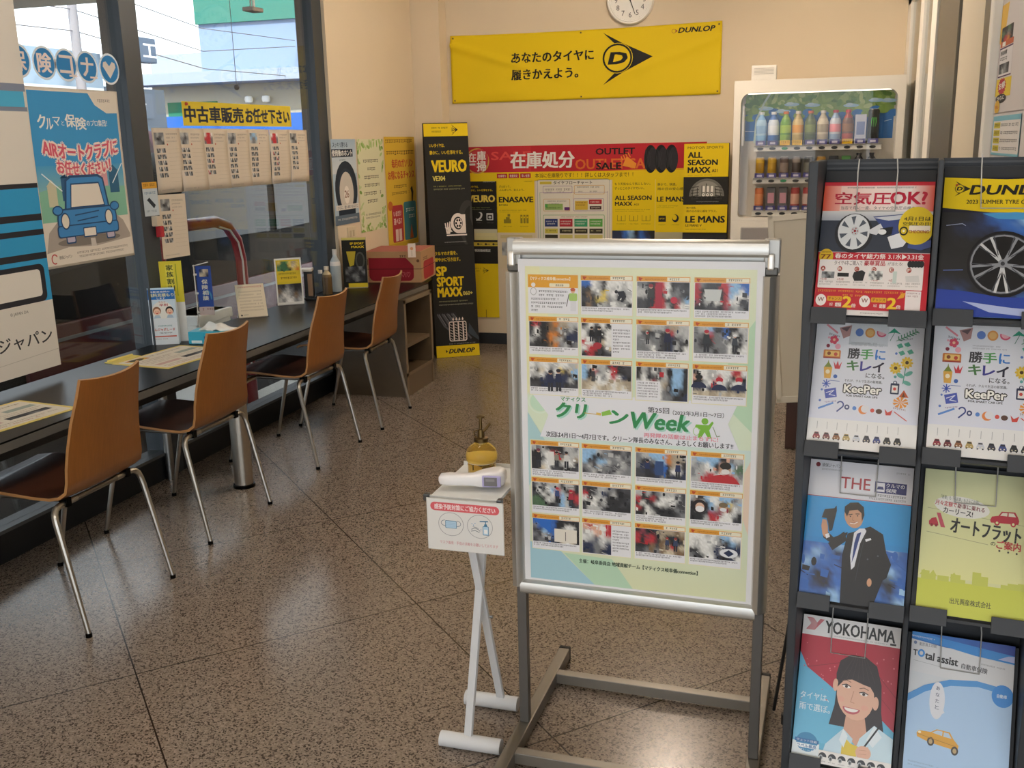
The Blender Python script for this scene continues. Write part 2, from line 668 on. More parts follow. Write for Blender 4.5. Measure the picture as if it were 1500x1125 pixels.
m_ = MB('#8a7866')
m_.box(-2.97, -3.0, -0.1, 4.0, 7.3, 0.0)
fl = m_.build('floor', floor_mat(), smooth=0)
struct(fl)
m_ = MB('#e3dccd'); m_.box(-3.05, -3.0, 2.75, 4.05, 7.3, 2.85)
struct(m_.build('ceiling', WALLM, smooth=0))
m_ = MB('#dccbb0'); m_.box(-3.05, YW, 0, 4.0, YW + .12, 2.75)
struct(m_.build('wall_back', WALLM, smooth=0))
m_ = MB('#dccbb0'); m_.box(-3.0, 5.685, 0, -2.85, YW, 2.75)
struct(m_.build('wall_left', WALLM, smooth=0))
m_ = MB('#dccbb0'); m_.box(-2.85, 7.04, 0, -2.63, YW, 2.75, bev=.004)
struct(m_.build('pillar_corner', WALLM, smooth=0))
m_ = MB('#d8cbb4'); m_.box(4.0, -3.0, 0, 4.12, 7.3, 2.75)
struct(m_.build('wall_right', WALLM, smooth=0))
# wall behind the photographer: a sill and a lintel, shop windows between
m_ = MB('#d8cbb4')
m_.box(-3.0, -3.12, 0, 4.0, -3.0, .35); m_.box(-3.0, -3.12, 2.45, 4.0, -3.0, 2.75)
struct(m_.build('wall_front', WALLM, smooth=0))
m_ = MB('#23262a'); m_.box(-2.61, YW - .012, 0, .5, YW, .085)
struct(m_.build('baseboard_back', PAINT, smooth=0))
m_ = MB('#23262a'); m_.box(-2.85, 5.69, 0, -2.838, 7.04, .085)
struct(m_.build('baseboard_left', PAINT, smooth=0))
# lintel over the window wall
m_ = MB('#d9cdb8'); m_.box(-3.02, -3.0, 2.52, -2.86, 5.685, 2.75)
struct(m_.build('trim_window_head', WALLM, smooth=0))

# window wall: panes between dark posts
SLATE = '#3f454b'
posts = [(2.05, .1), (3.81, .115), (5.563, .122)]
for i, (y, w) in enumerate(posts):
    m_ = MB(SLATE)
    m_.box(-2.98, y, 0, -2.87, y + w, 2.52, bev=.003)
    struct(m_.build('trim_%d' % (i + 1), mat('slate_metal', .4, metal=.3, noise=.03), smooth=0))
edges = [(a[0] + a[1], b[0]) for a, b in zip(posts, posts[1:])]
for i, (a, b) in enumerate(edges):
    m_ = MB('#1d2024')
    m_.box(-2.96, a, 0, -2.875, b, .118)
    m_.box(-2.96, a, .118, -2.862, b, .132, c='#5c5f62')
    m_.box(-2.96, a, 2.47, -2.87, b, 2.52, c='#5c636a')
    fr = m_.build('window_%d' % (i + 1), mat('slate_metal'), smooth=0)
    struct(fr)
    m_ = MB('#ffffff')
    m_.box(GX - .006, a, .132, GX, b, 2.47)
    g = m_.build('glass', WINGLASS, fr, smooth=0)

m_ = MB('#dccbb0'); m_.box(-3.0, -3.0, 0, -2.86, 2.05, 2.75)  # unseen wall added instead of near panes, keeps floor and counter dark
struct(m_.build('wall_left_light_block', WALLM, smooth=0))
# partition on the right: glazed sliding door, dark posts, cream wall
PX = .53
m_ = MB('#d9cdb6'); m_.box(PX, 3.83, 0, PX + .1, 4.53, 2.75)
struct(m_.build('wall_partition', WALLM, smooth=0))
m_ = MB('#5c584f'); m_.box(PX - .012, 4.53, 0, PX + .1, 5.26, 2.75, bev=.003)
struct(m_.build('trim_6', mat('slate_metal'), smooth=0))
m_ = MB('#504d49'); m_.box(PX - .012, 3.60, 0, PX + .1, 3.83, 2.75, bev=.003)
struct(m_.build('trim_7', mat('slate_metal'), smooth=0))
m_ = MB('#d9cdb6'); m_.box(PX, 1.9, 0, PX + .1, 3.60, 2.75)
struct(m_.build('wall_partition_near', WALLM, smooth=0))
m_ = MB('#e6e1d6')
m_.box(PX - .02, 5.30, 0, PX + .03, 5.52, 2.4, bev=.003)
m_.box(PX - .01, 6.10, 0, PX + .03, 6.28, 2.4, bev=.003)
m_.box(PX - .01, 6.95, 0, PX + .03, YW, 2.4, bev=.003)
m_.box(PX - .01, 5.30, 0, PX + .03, YW, .12)
m_.box(PX - .01, 5.30, 2.3, PX + .03, YW, 2.4)
dr = m_.build('door_1', PAINT, smooth=0)
struct(dr)
m_ = MB('#ffffff'); m_.box(PX + .005, 5.52, .12, PX + .011, 6.10, 2.3); m_.box(PX + .005, 6.28, .12, PX + .011, 6.95, 2.3)
m_.build('glass', WINGLASS, dr, smooth=0)
m_ = MB('#d9cdb6'); m_.box(PX, 5.26, 2.4, PX + .1, YW, 2.75)
struct(m_.build('wall_over_door', WALLM, smooth=0))

# ceiling lights (just above the frame)
LAMP = emit_mat('lamp_tube', '#ffebd6', 94.0)
LAMP2 = emit_mat('lamp_tube_cool', '#fff4e6', 40.0)
def ceiling_light(x, y, label, lamp=LAMP2):
    t = thing('ceiling_light', label, 'light', (x, y, 2.75), 0, 'ceiling lights')
    m = MB('#e6e4de')
    m.box(-.16, -.62, -.05, .16, .62, 0, bev=.01)
    m.build('housing', PAINT, t, smooth=0)
    m = MB('#ffffff')
    for s in (-.08, .08):
        m.cyl((s, -.58, -.062), (s, .58, -.062), .014, seg=10)
    m.build('tube', lamp, t)
    return t
ceiling_light(-.75, 5.55, 'white twin tube ceiling light nearest the yellow wall banner', LAMP)
ceiling_light(-1.2, 2.4, 'white twin tube ceiling light above the notice board')
ceiling_light(1.9, 2.0, 'white twin tube ceiling light right of the partition')
ceiling_light(-.6, -.8, 'white twin tube ceiling light behind the photographer')

t = thing('pull_cord', 'thin cord with small ball hanging in front of the window', 'pull cord', (-2.72, 4.44, 1.8))
m_ = MB('#77797a'); m_.cyl((0, 0, .01), (0, 0, .95), .0018, seg=6); m_.build('cord', PAINT, t)
m_ = MB('#5a5654'); m_.lathe([(0, -.014), (.010, -.01), (.014, 0), (.010, .01), (0, .014)], seg=14); m_.build('ball', PLASTIC, t)
t = thing('hanging_rod', 'white rod with small grey end plate hanging at top of window', 'rod', (-2.72, 4.66, 2.19))
m_ = MB('#d8d6d0'); m_.cyl((0, 0, 0), (0, 0, .56), .007, seg=10); m_.cyl((0, -.03, 0), (0, -.03, .56), .004, c='#8f8d88', seg=8); m_.build('rod', PAINT, t)
m_ = MB('#8f8880'); m_.box(-.03, -.06, -.02, .03, .04, 0, bev=.003); m_.build('end_plate', PAINT, t, smooth=0)

# ------------------------------------------------------------------ outside the window
m_ = MB('#29292a'); m_.box(-70, -25, -.2, -3.02, 75, -.1)
struct(m_.build('ground_outside', MATTE, smooth=0))
m_ = MB('#e7e2d6'); m_.box(-9.0, -6, 2.62, -3.05, 6.8, 2.9)
struct(m_.build('canopy_roof', MATTE, smooth=0))

bd = thing('store_building', 'pale blue and white store with green fascia across the street', 'building', (-15, 26, -.1))
m_ = MB('#8296b4')
m_.box(-2.0, 0, 0, 16, 14, 9)
m_.build('wall', MATTE, bd, smooth=0)
m_ = MB('#3c7a6e'); m_.box(-2.02, -.12, 5.1, 16, 0, 7.6)
m_.build('fascia', MATTE, bd, smooth=0)
m_ = MB('#98a4b4'); m_.box(-3.9, -1.0, 3.45, 16, 0, 3.75)
m_.build('canopy_ledge', MATTE, bd, smooth=0)
m_ = MB('#b4ae9e'); m_.box(-3.7, -.06, 0, 16, 0, 3.45)
m_.build('ground_floor_wall', MATTE, bd, smooth=0)
m_ = MB('#9aa2ac'); m_.box(-3.7, 0, 0, -2.0, 14, 4.35)
m_.build('side_wing', MATTE, bd, smooth=0)
m_ = MB('#2c7a62'); m_.box(-3.2, -.1, .3, -1.55, -.06, 3.0)
m_.build('shutter', MATTE, bd, smooth=0)
m_ = MB('#285fae'); m_.box(-4.6, -1.6, 2.0, 8, -.9, 2.55)
m_.build('awning', MATTE, bd, smooth=0)
for k, x in enumerate((.45, 1.0)):
    m_ = MB('#f4f0e4'); m_.lathe([(.02, -.1), (.1, -.08), (.12, 0), (.1, .08), (.02, .1)], x - .9, -.2, 3.0, seg=12)
    m_.build('wall_lamp', PAINT, bd)

bw = thing('street_building', 'long pale building with grey blue upper band down the street', 'building', (-13.5, 10, -.1))
m_ = MB('#e9e9e6'); m_.box(-5, 0, 0, 0, 7.2, 2.85)
m_.build('wall', MATTE, bw, smooth=0)
m_ = MB('#9fb3c4'); m_.box(-5, 0, 2.85, 0, 7.2, 3.5)
m_.build('upper_band', MATTE, bw, smooth=0)
for k in range(4):
    m_ = MB('#c9c9c4')
    m_.box(-.0, 1.2 + 1.5 * k, .5, .05, 1.26 + 1.5 * k, 2.8)
    m_.build('wall_seam', MATTE, bw, smooth=0)

pl = thing('utility_pole', 'grey utility pole standing in the street outside', 'pole', (-13.25, 16.25, -.1))
m_ = MB('#8f8c90'); m_.tube([(0, 0, 0), (0, 0, 9)], [.095, .075], seg=12)
m_.build('pole', MATTE, pl)
for k, (z0, z1) in enumerate(((4.1, 4.35), (4.6, 4.5), (3.72, 3.55))):
    m_ = MB('#77757a')
    m_.tube([(0, 0, z0 + .1), (-.25, 4.5, z0 - .28), (-.6, 9.5, z1)], .010, seg=6)
    m_.tube([(0, 0, z0 + .1), (.6, -5, z0 - .1), (1, -12, z1 + .3)], .010, seg=6)
    m_.build('wire', MATTE, pl)

sg = thing('shop_sign', 'blue grey shop sign board with white lettering on a post outside', 'sign', (-13.2, 17.75, -.1))
m_ = MB('#5f6f83'); m_.box(-.1, -.68, 3.38, .1, .68, 3.86)
m_.build('board', MATTE, sg, smooth=0)
m_ = MB('#77757a'); m_.cyl((0, 0, 0), (0, 0, 3.3), .09)
m_.build('post', MATTE, sg)
A = Art(100, 45, 1.3, .44, '#5f6f83')
A.text(8, 10, '墨', 26, '#f4f4f4', .04); A.text(70, 10, '工', 26, '#f4f4f4', .04)
p = A.build('lettering', MATTE, sg)
place(p, (.105, 0, 3.40), 0, 0, 90)
lo = thing('grey_shop_front', 'low blue grey shop front with white lettering behind the sign post', 'building', (-13.55, 17.3, -.1))
m_ = MB('#6c7885'); m_.box(-4, 0, 0, 0, 1.9, 2.9)
m_.build('wall', MATTE, lo, smooth=0)
A = Art(100, 40, 1.4, .5, '#74808e')
A.text(50, 10, 'ケガサ', 20, '#f4f4f4', .04, al='c')
p = A.build('lettering', MATTE, lo); place(p, (.02, .75, 2.3), 0, 0, 90)

def car(name, label, loc, rz, body, dark, lower=None, sx=1.0, sz=1.0):
    t = thing(name, label, 'car', loc, rz)
    t.scale = (sx, 1, sz)
    # side profile along x, lofted across y
    prof = [(-2.0, .35), (-2.02, .75), (-1.9, .95), (-1.25, 1.02), (-.75, 1.5), (-.2, 1.6), (.9, 1.58), (1.5, 1.5), (1.85, 1.05), (2.0, .95), (2.02, .4), (1.9, .22), (-1.9, .22)]
    m = MB(body)
    loops = []
    for y, k in ((-.82, .93), (-.78, .98), (-.6, 1.0), (.6, 1.0), (.78, .98), (.82, .93)):
        loops.append([(x * (1 if k > .95 else .99), y, z * k + (1 - k) * .5) for x, z in prof])
    m.ring(loops)
    m.build('body', MATTE if lower else GLOSSY, t, smooth=40)
    for s in (-1, 1):
        m = MB(dark)
        y = s * .825
        m.prism([(-1.05, y, 1.0), (-.7, y, 1.38), (.1, y, 1.45), (.1, y, .98)], (0, s * .01, 0))
        m.prism([(.18, y, .98), (.18, y, 1.45), (1.35, y, 1.38), (1.6, y, 1.02)], (0, s * .01, 0))
        m.build('side_window', PLASTIC, t, smooth=0)
        if lower:
            m = MB(lower)
            m.box(-1.95, min(y, y + s * .03), .28, 1.95, max(y, y + s * .03), .66, bev=.01)
            m.box(-1.95, min(y + s * .03, y + s * .035), .56, 1.95, max(y + s * .03, y + s * .035), .58, c='#77787a')  # thin grey line painted for the light streaks along the panel
            m.build('lower_panel', PLASTIC, t, smooth=0)
    for x in (-1.25, 1.25):
        for s in (-1, 1):
            m = MB('#161616')
            m.lathe([(.12, -.1), (.3, -.1), (.32, -.06), (.32, .06), (.3, .1), (.18, .1), (.1, .07)], 0, 0, 0,
                    M=Matrix.Translation((x, s * .74, .32)) @ Matrix.Rotation(-s * PI / 2, 4, 'X'), cols=['#161616'] * 4 + ['#8a8a8a'] * 3)
            m.build('wheel', RUBBER, t)
    return t
car('parked_car', 'dark parked car with maroon lower panel right outside the window', (-4.95, 6.9, -.1), R(90), '#0c0c0d', '#070707', '#4a0c12', 1.32)
car('parked_car', 'maroon brown car far across the forecourt by the blue awning', (-12.2, 14.2, -.1), R(90), '#5a3434', '#352528', None, 1.0, 1.33)

gp = thing('guard_pipe', 'red arched guard pipe standing just outside the glass', 'guard rail', (-3.36, 4.95, -.1))
m_ = MB('#8e1f28')
m_.tube([(0, -.40, 0), (0, -.40, .95)] + [(0, -.15 - .25 * math.cos(R(a)), .95 + .25 * math.sin(R(a))) for a in (30, 60, 90)] +
        [(0, .17 + .25 * math.sin(R(a)), .95 + .25 * math.cos(R(a))) for a in (0, 30, 60, 90)] + [(0, .42, 0)], .034, seg=12)
m_.build('pipe', GLOSSY, gp)
m_ = MB('#d8d2cc')  # pale line painting the highlight along the pipe's inner bend
m_.tube([(.03, .17 + .22 * math.sin(R(a)), .95 + .22 * math.cos(R(a))) for a in (0, 30, 60, 90)] + [(.03, .39, .3)], .006, seg=6)
m_.build('painted_highlight', GLOSSY, gp)
for k in range(3):
    m_ = MB('#66705f')
    m_.lathe([(.12, -.1), (.25, -.1), (.3, -.05), (.3, .05), (.25, .1), (.14, .1)], -3.72, 5.25, .0 + .2 * k, seg=24, c='#66705f')
    o = m_.build('tyre', RUBBER)
    tag(o, ('lowest', 'middle', 'topmost')[k] + ' grey green tyre in the stack outside by the red pipe', 'tyre', 'tyres stacked outside')
m_ = MB('#efeee8'); m_.box(-3.5, 5.47, -.1, -3.34, 6.3, -.06)  # flat white piece put in for sunlit ground near the glass
tag(m_.build('sun_patch_slab', MATTE, smooth=0), 'low white kerb standing in for sunlit ground close outside the glass', 'slab')
m_ = MB('#f2f1ec'); m_.box(-3.3, 4.48, -.1, -3.1, 4.80, .655, bev=.01); m_.box(-3.31, 4.47, .60, -3.09, 4.81, .655, bev=.01)  # white box added in place of a sunlit patch behind the flag
tag(m_.build('sun_patch_box', PLASTIC, smooth=0), 'white box standing in for a sunlit patch outside the glass behind the small flag', 'box')
tag_k = MB('#f4f3ee'); tag_k.box(-6.6, 9.6, -.1, -5.95, 9.85, .22, bev=.02)  # white block added for a bright sunlit patch farther out
tag(tag_k.build('sun_patch_block', MATTE), 'added white kerb block in the sun outside the window', 'slab')
# ------------------------------------------------------------------ counter along the window
t = thing('worktop', 'long black window counter on round steel legs', 'counter', (-2.655, 3.5, 0))
m_ = MB('#0f0e0e')
out = [(-.24, -1.44), (-.2, -1.44), (-.2, -2.9), (.285, -2.9), (.285, 2.47), (.215, 2.52), (.155, 2.86), (-.193, 2.86), (-.193, 2.06), (-.24, 2.06)]
m_.prism([(x, y, .605) for x, y in out], (0, 0, .035))
m_.build('top', DESK, t, smooth=0)
m_ = MB('#5c5953')
m_.box(.283, -2.9, .607, .289, 2.45, .634)
m_.build('edge_strip', PAINT, t, smooth=0)
for y in (-2.4, .28):
    m_ = MB('#b9b3a8')
    m_.lathe([(.042, .012), (.042, .6)], .205, y, 0, seg=24)
    m_.lathe([(.05, 0), (.05, .014), (.042, .016)], .205, y, 0, c='#111111', seg=24)
    m_.build('leg', CHROME, t)
m_ = MB('#26231f'); m_.box(-.2, -2.8, .55, .2, 1.9, .6)
m_.build('apron', PAINT, t, smooth=0)
m_ = MB('#9a9a98'); m_.cyl((-.2, .3, 0), (-.2, .3, .6), .02)
m_.build('leg', CHROME, t)

t = thing('shelf_cabinet', 'brown two-tier open shelf cabinet under the far end of the counter', 'cabinet', (-2.6, 5.72, 0))
WB, WD = '#5a4a36', '#6d5c46'
m_ = MB(WB)
x0, x1, y0, y1 = -.235, .26, -.25, .21
m_.box(x0, y0, 0, x1, y0 + .03, .6); m_.box(x0, y1 - .03, 0, x1, y1, .6); m_.box(x0, y0, 0, x0 + .02, y1, .6)
m_.box(x0 + .002, y0 + .002, .575, x1 - .002, y1 - .002, .604); m_.box(x0 + .002, y0 + .004, 0, x1 - .002, y1 - .004, .14)
for a, b, c, d in ((y0, .0, y0 + .03, .6), (y1 - .03, 0, y1, .6), (y0, .58, y1, .604), (y0, .13, y1, .15)):
    m_.box(x1, a, b, x1 + .003, c, d, c=WD)
m_.build('carcass', WOOD, t, smooth=0)
m_ = MB(WD); m_.box(x0 + .02, y0 + .03, .30, x1 - .01, y1 - .03, .322)
m_.build('shelf', WOOD, t, smooth=0)

# ------------------------------------------------------------------ chairs
def make_chair():
    t = thing('chair', '', 'chair', (0, 0, 0), 0, 'bent plywood chairs along the counter')
    prof = [(-.43, .425), (-.40, .442), (-.33, .45), (-.22, .446), (-.10, .436), (-.04, .434), (0, .442), (.028, .462), (.042, .495), (.05, .54), (.062, .6), (.082, .68), (.104, .76), (.118, .815)]
    wid = [.32, .37, .39, .39, .385, .38, .38, .378, .375, .368, .352, .33, .305, .29]
    n = len(prof)
    nor = []
    for i in range(n):
        a, b = prof[max(i - 1, 0)], prof[min(i + 1, n - 1)]
        d = Vector((b[0] - a[0], 0, b[1] - a[1])).normalized()
        nor.append(Vector((-d.z, 0, d.x)))
    m = MB('#84501e')
    NV = 10
    top, bot = [], []
    for i in range(n):
        ra, rb = [], []
        for j in range(NV + 1):
            v = j / NV * 2 - 1
            back = max(0, min(1, (i - 7) / 4))
            dish = (.006 * (1 - back) + 0.026 * back) * v * v
            p = Vector((prof[i][0], v * wid[i] / 2, prof[i][1]))
            if i == n - 1:
                p.z += .004 * v * v
            q = p + nor[i] * dish
            ra.append(q + nor[i] * .005)
            rb.append(q - nor[i] * .005)
        top.append([m.bm.verts.new(p) for p in ra])
        bot.append([m.bm.verts.new(p) for p in rb])
    F = m.bm.faces.new
    for i in range(n - 1):
        for j in range(NV):
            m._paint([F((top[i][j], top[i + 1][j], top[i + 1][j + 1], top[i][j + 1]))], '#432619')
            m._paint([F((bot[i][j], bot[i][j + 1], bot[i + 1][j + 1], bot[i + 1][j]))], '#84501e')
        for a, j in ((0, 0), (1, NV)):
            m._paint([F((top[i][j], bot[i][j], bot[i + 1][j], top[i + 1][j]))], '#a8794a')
    for i in (0, n - 1):
        for j in range(NV):
            m._paint([F((top[i][j], top[i][j + 1], bot[i][j + 1], bot[i][j]))], '#b98d60')
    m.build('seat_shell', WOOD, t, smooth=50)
    for sx_, fx_, fz in ((-.30, -.41, 0), (-.015, .075, 0)):
        for s in (-1, 1):
            m = MB('#b8b4ac')
            zt = .412 if sx_ < -.1 else .418
            P = [(sx_, s * .10, zt), (sx_, s * .182, zt), (sx_ + (fx_ - sx_) * .03, s * .200, zt - .005), (sx_ + (fx_ - sx_) * .08, s * .211, zt - .017), (sx_ + (fx_ - sx_) * .13, s * .216, zt - .035),
                 (sx_ + (fx_ - sx_) * .2, s * .218, zt - .06), (fx_, s * .228, .012)]
            m.tube(P, [.0105] * 6 + [.008])
            m.cyl((fx_, s * .228, 0), (fx_, s * .228, .014), .0105, c='#151515')
            m.build('leg', CHROME, t)
    m = MB('#8d8a84')
    for y in (-.12, .12):
        m.tube([(-.34, y, .414), (-.015, y, .418)], .0095)
    m.tube([(-.30, -.1, .412), (-.30, .1, .412)], .0095)
    m.tube([(-.015, -.1, .418), (-.015, .1, .418)], .0095)
    for y in (-.15, .15):
        m.box(-.03, y - .011, .408, .0, y + .011, .436, c='#151515')
    m.build('underframe', CHROME, t)
    return t
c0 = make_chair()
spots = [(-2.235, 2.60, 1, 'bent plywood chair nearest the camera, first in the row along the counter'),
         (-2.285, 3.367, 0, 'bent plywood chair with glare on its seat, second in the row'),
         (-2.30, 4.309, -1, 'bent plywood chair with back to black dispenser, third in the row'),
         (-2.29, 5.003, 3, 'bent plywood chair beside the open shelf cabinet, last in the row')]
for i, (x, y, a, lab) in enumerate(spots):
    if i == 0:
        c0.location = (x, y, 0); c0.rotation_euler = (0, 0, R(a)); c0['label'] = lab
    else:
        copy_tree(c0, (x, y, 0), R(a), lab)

# ------------------------------------------------------------------ poster stand in the foreground
t = thing('poster_stand', 'silver framed floor poster stand on steel feet', 'notice board', (-.369, 2.2, 0), R(-1.2))
BW = .3
SIL, STL = '#c9c8c4', '#6c6a67'
m_ = MB(SIL)
m_.box(-.29, .0, .42, .29, .018, 1.27, c='#b8b7b2')
m_.build('back_panel', ALU, t, smooth=0)
def rail(n, x0, z0, x1, z1):
    m = MB(SIL)
    if z0 == z1:
        P = [(0, -.03, 0), (0, -.036, .006), (0, -.038, .018), (0, -.034, .03), (0, -.022, .035), (0, .0, .035), (0, .0, 0)]
        m.prism([(x0, y, z0 + z) for _, y, z in P], (x1 - x0, 0, 0))
    else:
        P = [(0, -.02), (.004, -.034), (.016, -.04), (.026, -.034), (.034, -.02), (.034, .012), (0, .012)]
        m.prism([(x0 + x, y, z0) for x, y in P], (0, 0, z1 - z0))
    return m.build(n, ALU, t, smooth=30)
rail('top_rail', -.283, 1.255, .283, 1.255)
rail('bottom_rail', -.283, .418, .283, .418)
rail('side_rail', -.306, .437, -.306, 1.215)
rail('side_rail', .272, .437, .272, 1.215)
for s in (-1, 1):
    m_ = MB('#a9a7a2')
    x = s * .289
    m_.box(x - .017, -.012, 1.22, x + .017, .014, 1.292, bev=.003)
    m_.box(x - .008, -.03, 1.228, x + .006, -.012, 1.262, c='#e8e4dc', bev=.004)
    m_.box(x - .014, -.018, 1.215, x + .014, -.008, 1.232, c='#5a5854', bev=.003)
    m_.build('corner_bracket', ALU, t, smooth=0)
    m_ = MB(STL)
    m_.box(x - .012, -.008, .0425, x + .012, .016, 1.215, bev=.002)
    m_.build('post', mat('dark_steel', .4, metal=.6, noise=.05, nscale=40), t, smooth=0)
    m_ = MB('#7c776f')
    m_.box(x - .016, -.36, .006, x + .016, .4, .042, bev=.003)
    m_.box(x - .0165, .395, .0, x + .0165, .41, .044, c='#141414', bev=.003)
    m_.box(x - .0165, -.37, .0, x + .0165, -.355, .044, c='#141414', bev=.003)
    m_.build('foot', mat('dark_steel'), t, smooth=0)
for y in (.265, -.125):
    m_ = MB('#87827a')
    m_.box(-.275, y - .014, .010, .275, y + .014, .040, bev=.002)
    m_.build('crossbar', mat('dark_steel'), t, smooth=0)

# ------------------------------------------------------------------ sanitiser stand
t = thing('sanitiser_stand', 'white folding stand with tray and notice panel, left of the poster stand', 'stand', (-.76, 2.2, 0))
WH = '#d3d6da'
for y, xl, xr in ((-.09, -.096, .066), (.11, -.098, .052)):
    m_ = MB(WH)
    m_.cyl((xl, y, .02), (xr, y, .02), .02, seg=16)
    m_.build('foot_bar', PAINT, t)
def leg(a, b, n):
    m = MB(WH)
    a, b = Vector(a), Vector(b)
    d = b - a
    q = d.to_track_quat('Z', 'Y').to_matrix().to_4x4()
    m.box(-.0105, -.006, 0, .0105, .006, d.length, M=Matrix.Translation(a) @ q, bev=.002)
    return m.build(n, PAINT, t, smooth=0)
leg((-.022, -.088, .035), (.004, .05, .672), 'leg')
leg((.004, .108, .035), (-.012, -.09, .672), 'leg')
m_ = MB('#8d9094'); m_.cyl((.016, -.0, .33), (.024, -.0, .33), .004)
m_.build('hinge_bolt', CHROME, t)
m_ = MB('#d9dbda')
m_.box(-.095, -.105, .672, .076, .155, .680)
m_.box(-.095, -.105, .680, .076, -.101, .686)
m_.box(-.095, .151, .680, .076, .155, .69)
m_.build('tray', PAINT, t, smooth=0)
for s in (-.098, .086):
    m_ = MB('#5c5f60'); m_.box(s - .006, -.118, .676, s + .006, -.1, .692, bev=.002)
    m_.build('clip', CHROME, t, smooth=0)
A = Art(490, 330, .192, .13, '#dfdedb', .0025)
A.line([(2, 2), (488, 2), (488, 328), (2, 328)], 3, '#c9c8c4', close=True)
A.rrect(25, 22, 465, 76, 27, '#d8636a')
A.tb(52, 32, 440, 66, '感染予防対策にご協力ください', '#f3dfe0', .03)
for x in (155, 340):
    A.oring(x, 158, 80, 74, 3, '#9b9a9c')
A.rrect(118, 135, 192, 184, 6, '#4a7ea0'); A.rrect(121, 138, 189, 181, 5, '#b5d2e6')
for q in (0, 1):
    A.oring(118 if not q else 192, 152, 26, 18, 3, '#5c6f80', a0=90 if not q else -90, a1=270 if not q else 90)
for y in (150, 160, 170):
    A.line([(124, y), (186, y)], 1.5, '#8fb4cc')
A.rrect(358, 152, 396, 210, 5, '#4a7ea0'); A.rrect(361, 155, 393, 207, 4, '#b5d2e6'); A.rrect(366, 172, 388, 198, 2, '#f0f0ee')
A.poly([(366, 152), (370, 138), (384, 138), (388, 152)], '#4a7ea0'); A.rect(374, 122, 380, 138, '#4a7ea0'); A.poly([(340, 120), (392, 116), (394, 124), (340, 127)], '#4a7ea0')
A.line([(286, 178), (306, 168), (330, 176), (340, 186)], 4, '#80868c'); A.line([(284, 190), (310, 184), (336, 194)], 4, '#80868c'); A.line([(296, 160), (318, 164), (330, 170)], 3, '#80868c')
for x, y in ((290, 142), (300, 150), (310, 138), (346, 176)):
    A.circ(x, y, 3, '#6ba0c4')
A.tb(80, 266, 452, 288, 'マスク着用・手指の消毒をお願いしております', '#c8858a', .0)
p = A.build('notice_panel', PAPER, t); place(p, (.002, -.122, .556))

g = thing('infrared_thermometer', 'white handheld infrared thermometer lying on the white tray', 'thermometer', (-.77, 2.175, .683), R(8))
m_ = MB('#e4e2e4')
loops = []
for i, (x, w, h, yo) in enumerate(((-.083, .008, .006, 0), (-.079, .016, .012, 0), (-.06, .020, .014, 0), (-.02, .018, .0135, 0), (.0, .018, .0145, .003), (.02, .026, .019, .012), (.045, .034, .021, .022), (.062, .034, .021, .026), (.074, .028, .018, .028), (.078, .02, .012, .028))):
    loops.append([(x, yo + w * math.copysign(abs(math.cos(q)) ** .6, math.cos(q)), .022 + h * math.copysign(abs(math.sin(q)) ** .6, math.sin(q))) for q in [2 * PI * k / 20 for k in range(20)]])
m_.ring(loops)
m_.build('body', GLOSSY, g, smooth=60)
m_ = MB('#a9a2cc'); m_.box(.026, -.0165, .008, .073, -.008, .037, bev=.004)
m_.build('screen_bezel', GLOSSY, g, smooth=0)
m_ = MB('#6f6d70'); m_.box(.032, -.0185, .012, .064, -.014, .034, bev=.001)
m_.box(.036, -.0188, .024, .058, -.018, .03, c='#8a888a')
m_.build('screen', GLOSSY, g, smooth=0)

g = thing('spray_bottle', 'amber glass spray bottle with brass pump on the white tray', 'bottle', (-.782, 2.285, .681))
amber = bpy.data.materials.new('amber_glass')
amber.use_nodes = True
b_ = amber.node_tree.nodes['Principled BSDF']
b_.inputs['Base Color'].default_value = lin('#f4cf62'); b_.inputs['Transmission Weight'].default_value = .92; b_.inputs['Roughness'].default_value = .06; b_.inputs['IOR'].default_value = 1.3
m_ = MB('#d8a83c')
m_.lathe([(.0, .002), (.032, .0), (.036, .004), (.036, .035), (.040, .042), (.0405, .055), (.037, .068), (.026, .079), (.017, .084), (.016, .09), (0, .09)], seg=28)
m_.build('body', amber, g, smooth=50)
m_ = MB('#e6dccb'); m_.lathe([(.0368, .036), (.0373, .036), (.0373, .044), (.0368, .044)], seg=28, cols=['#e9e4da'] * 4)
m_.build('label_band', PAPER, g)
BR = '#6e5c3c'
m_ = MB(BR)
m_.lathe([(.018, .088), (.0185, .098), (.009, .1), (.008, .12), (.004, .121), (.004, .15), (.011, .151), (.011, .155), (0, .157)], seg=18)
m_.tube([(.0, 0, .112), (.012, 0, .12), (.026, 0, .138)], [.005, .004, .0035]); m_.tube([(-.006, 0, .118), (-.018, 0, .113), (-.018, 0, .102), (-.012, 0, .1)], .0022)
m_.build('pump', CHROME, g)

# ------------------------------------------------------------------ brochure rack
RA = R(-6)
RR = Vector((math.cos(RA), math.sin(RA), 0))
RN = Vector((-math.sin(RA), math.cos(RA), 0))
RO = Vector((-.012, 2.028, 0))
t = thing('brochure_rack', 'black wire and steel brochure rack with two columns of tilted trays', 'rack', RO, RA)
BK, BK2 = '#33373c', '#262a30'
RKM = mat('powder_coat', .55, noise=.04)
for x in (0, .228, .458):
    m_ = MB(BK)
    w = .018 if x != .228 else .010
    m_.box(x, -.012 if x != .228 else .004, .02, x + w, .16, 1.455, bev=.003)
    m_.build('side_panel' if x != .228 else 'divider', RKM, t, smooth=0)
m_ = MB(BK2); m_.box(.018, .15, .05, .458, .162, 1.455)
for z in (1.425, 1.435, 1.445):
    m_.box(.018, .146, z, .458, .15, z + .004, c='#45484c')
m_.build('back_panel', RKM, t, smooth=0)
TT = R(25)
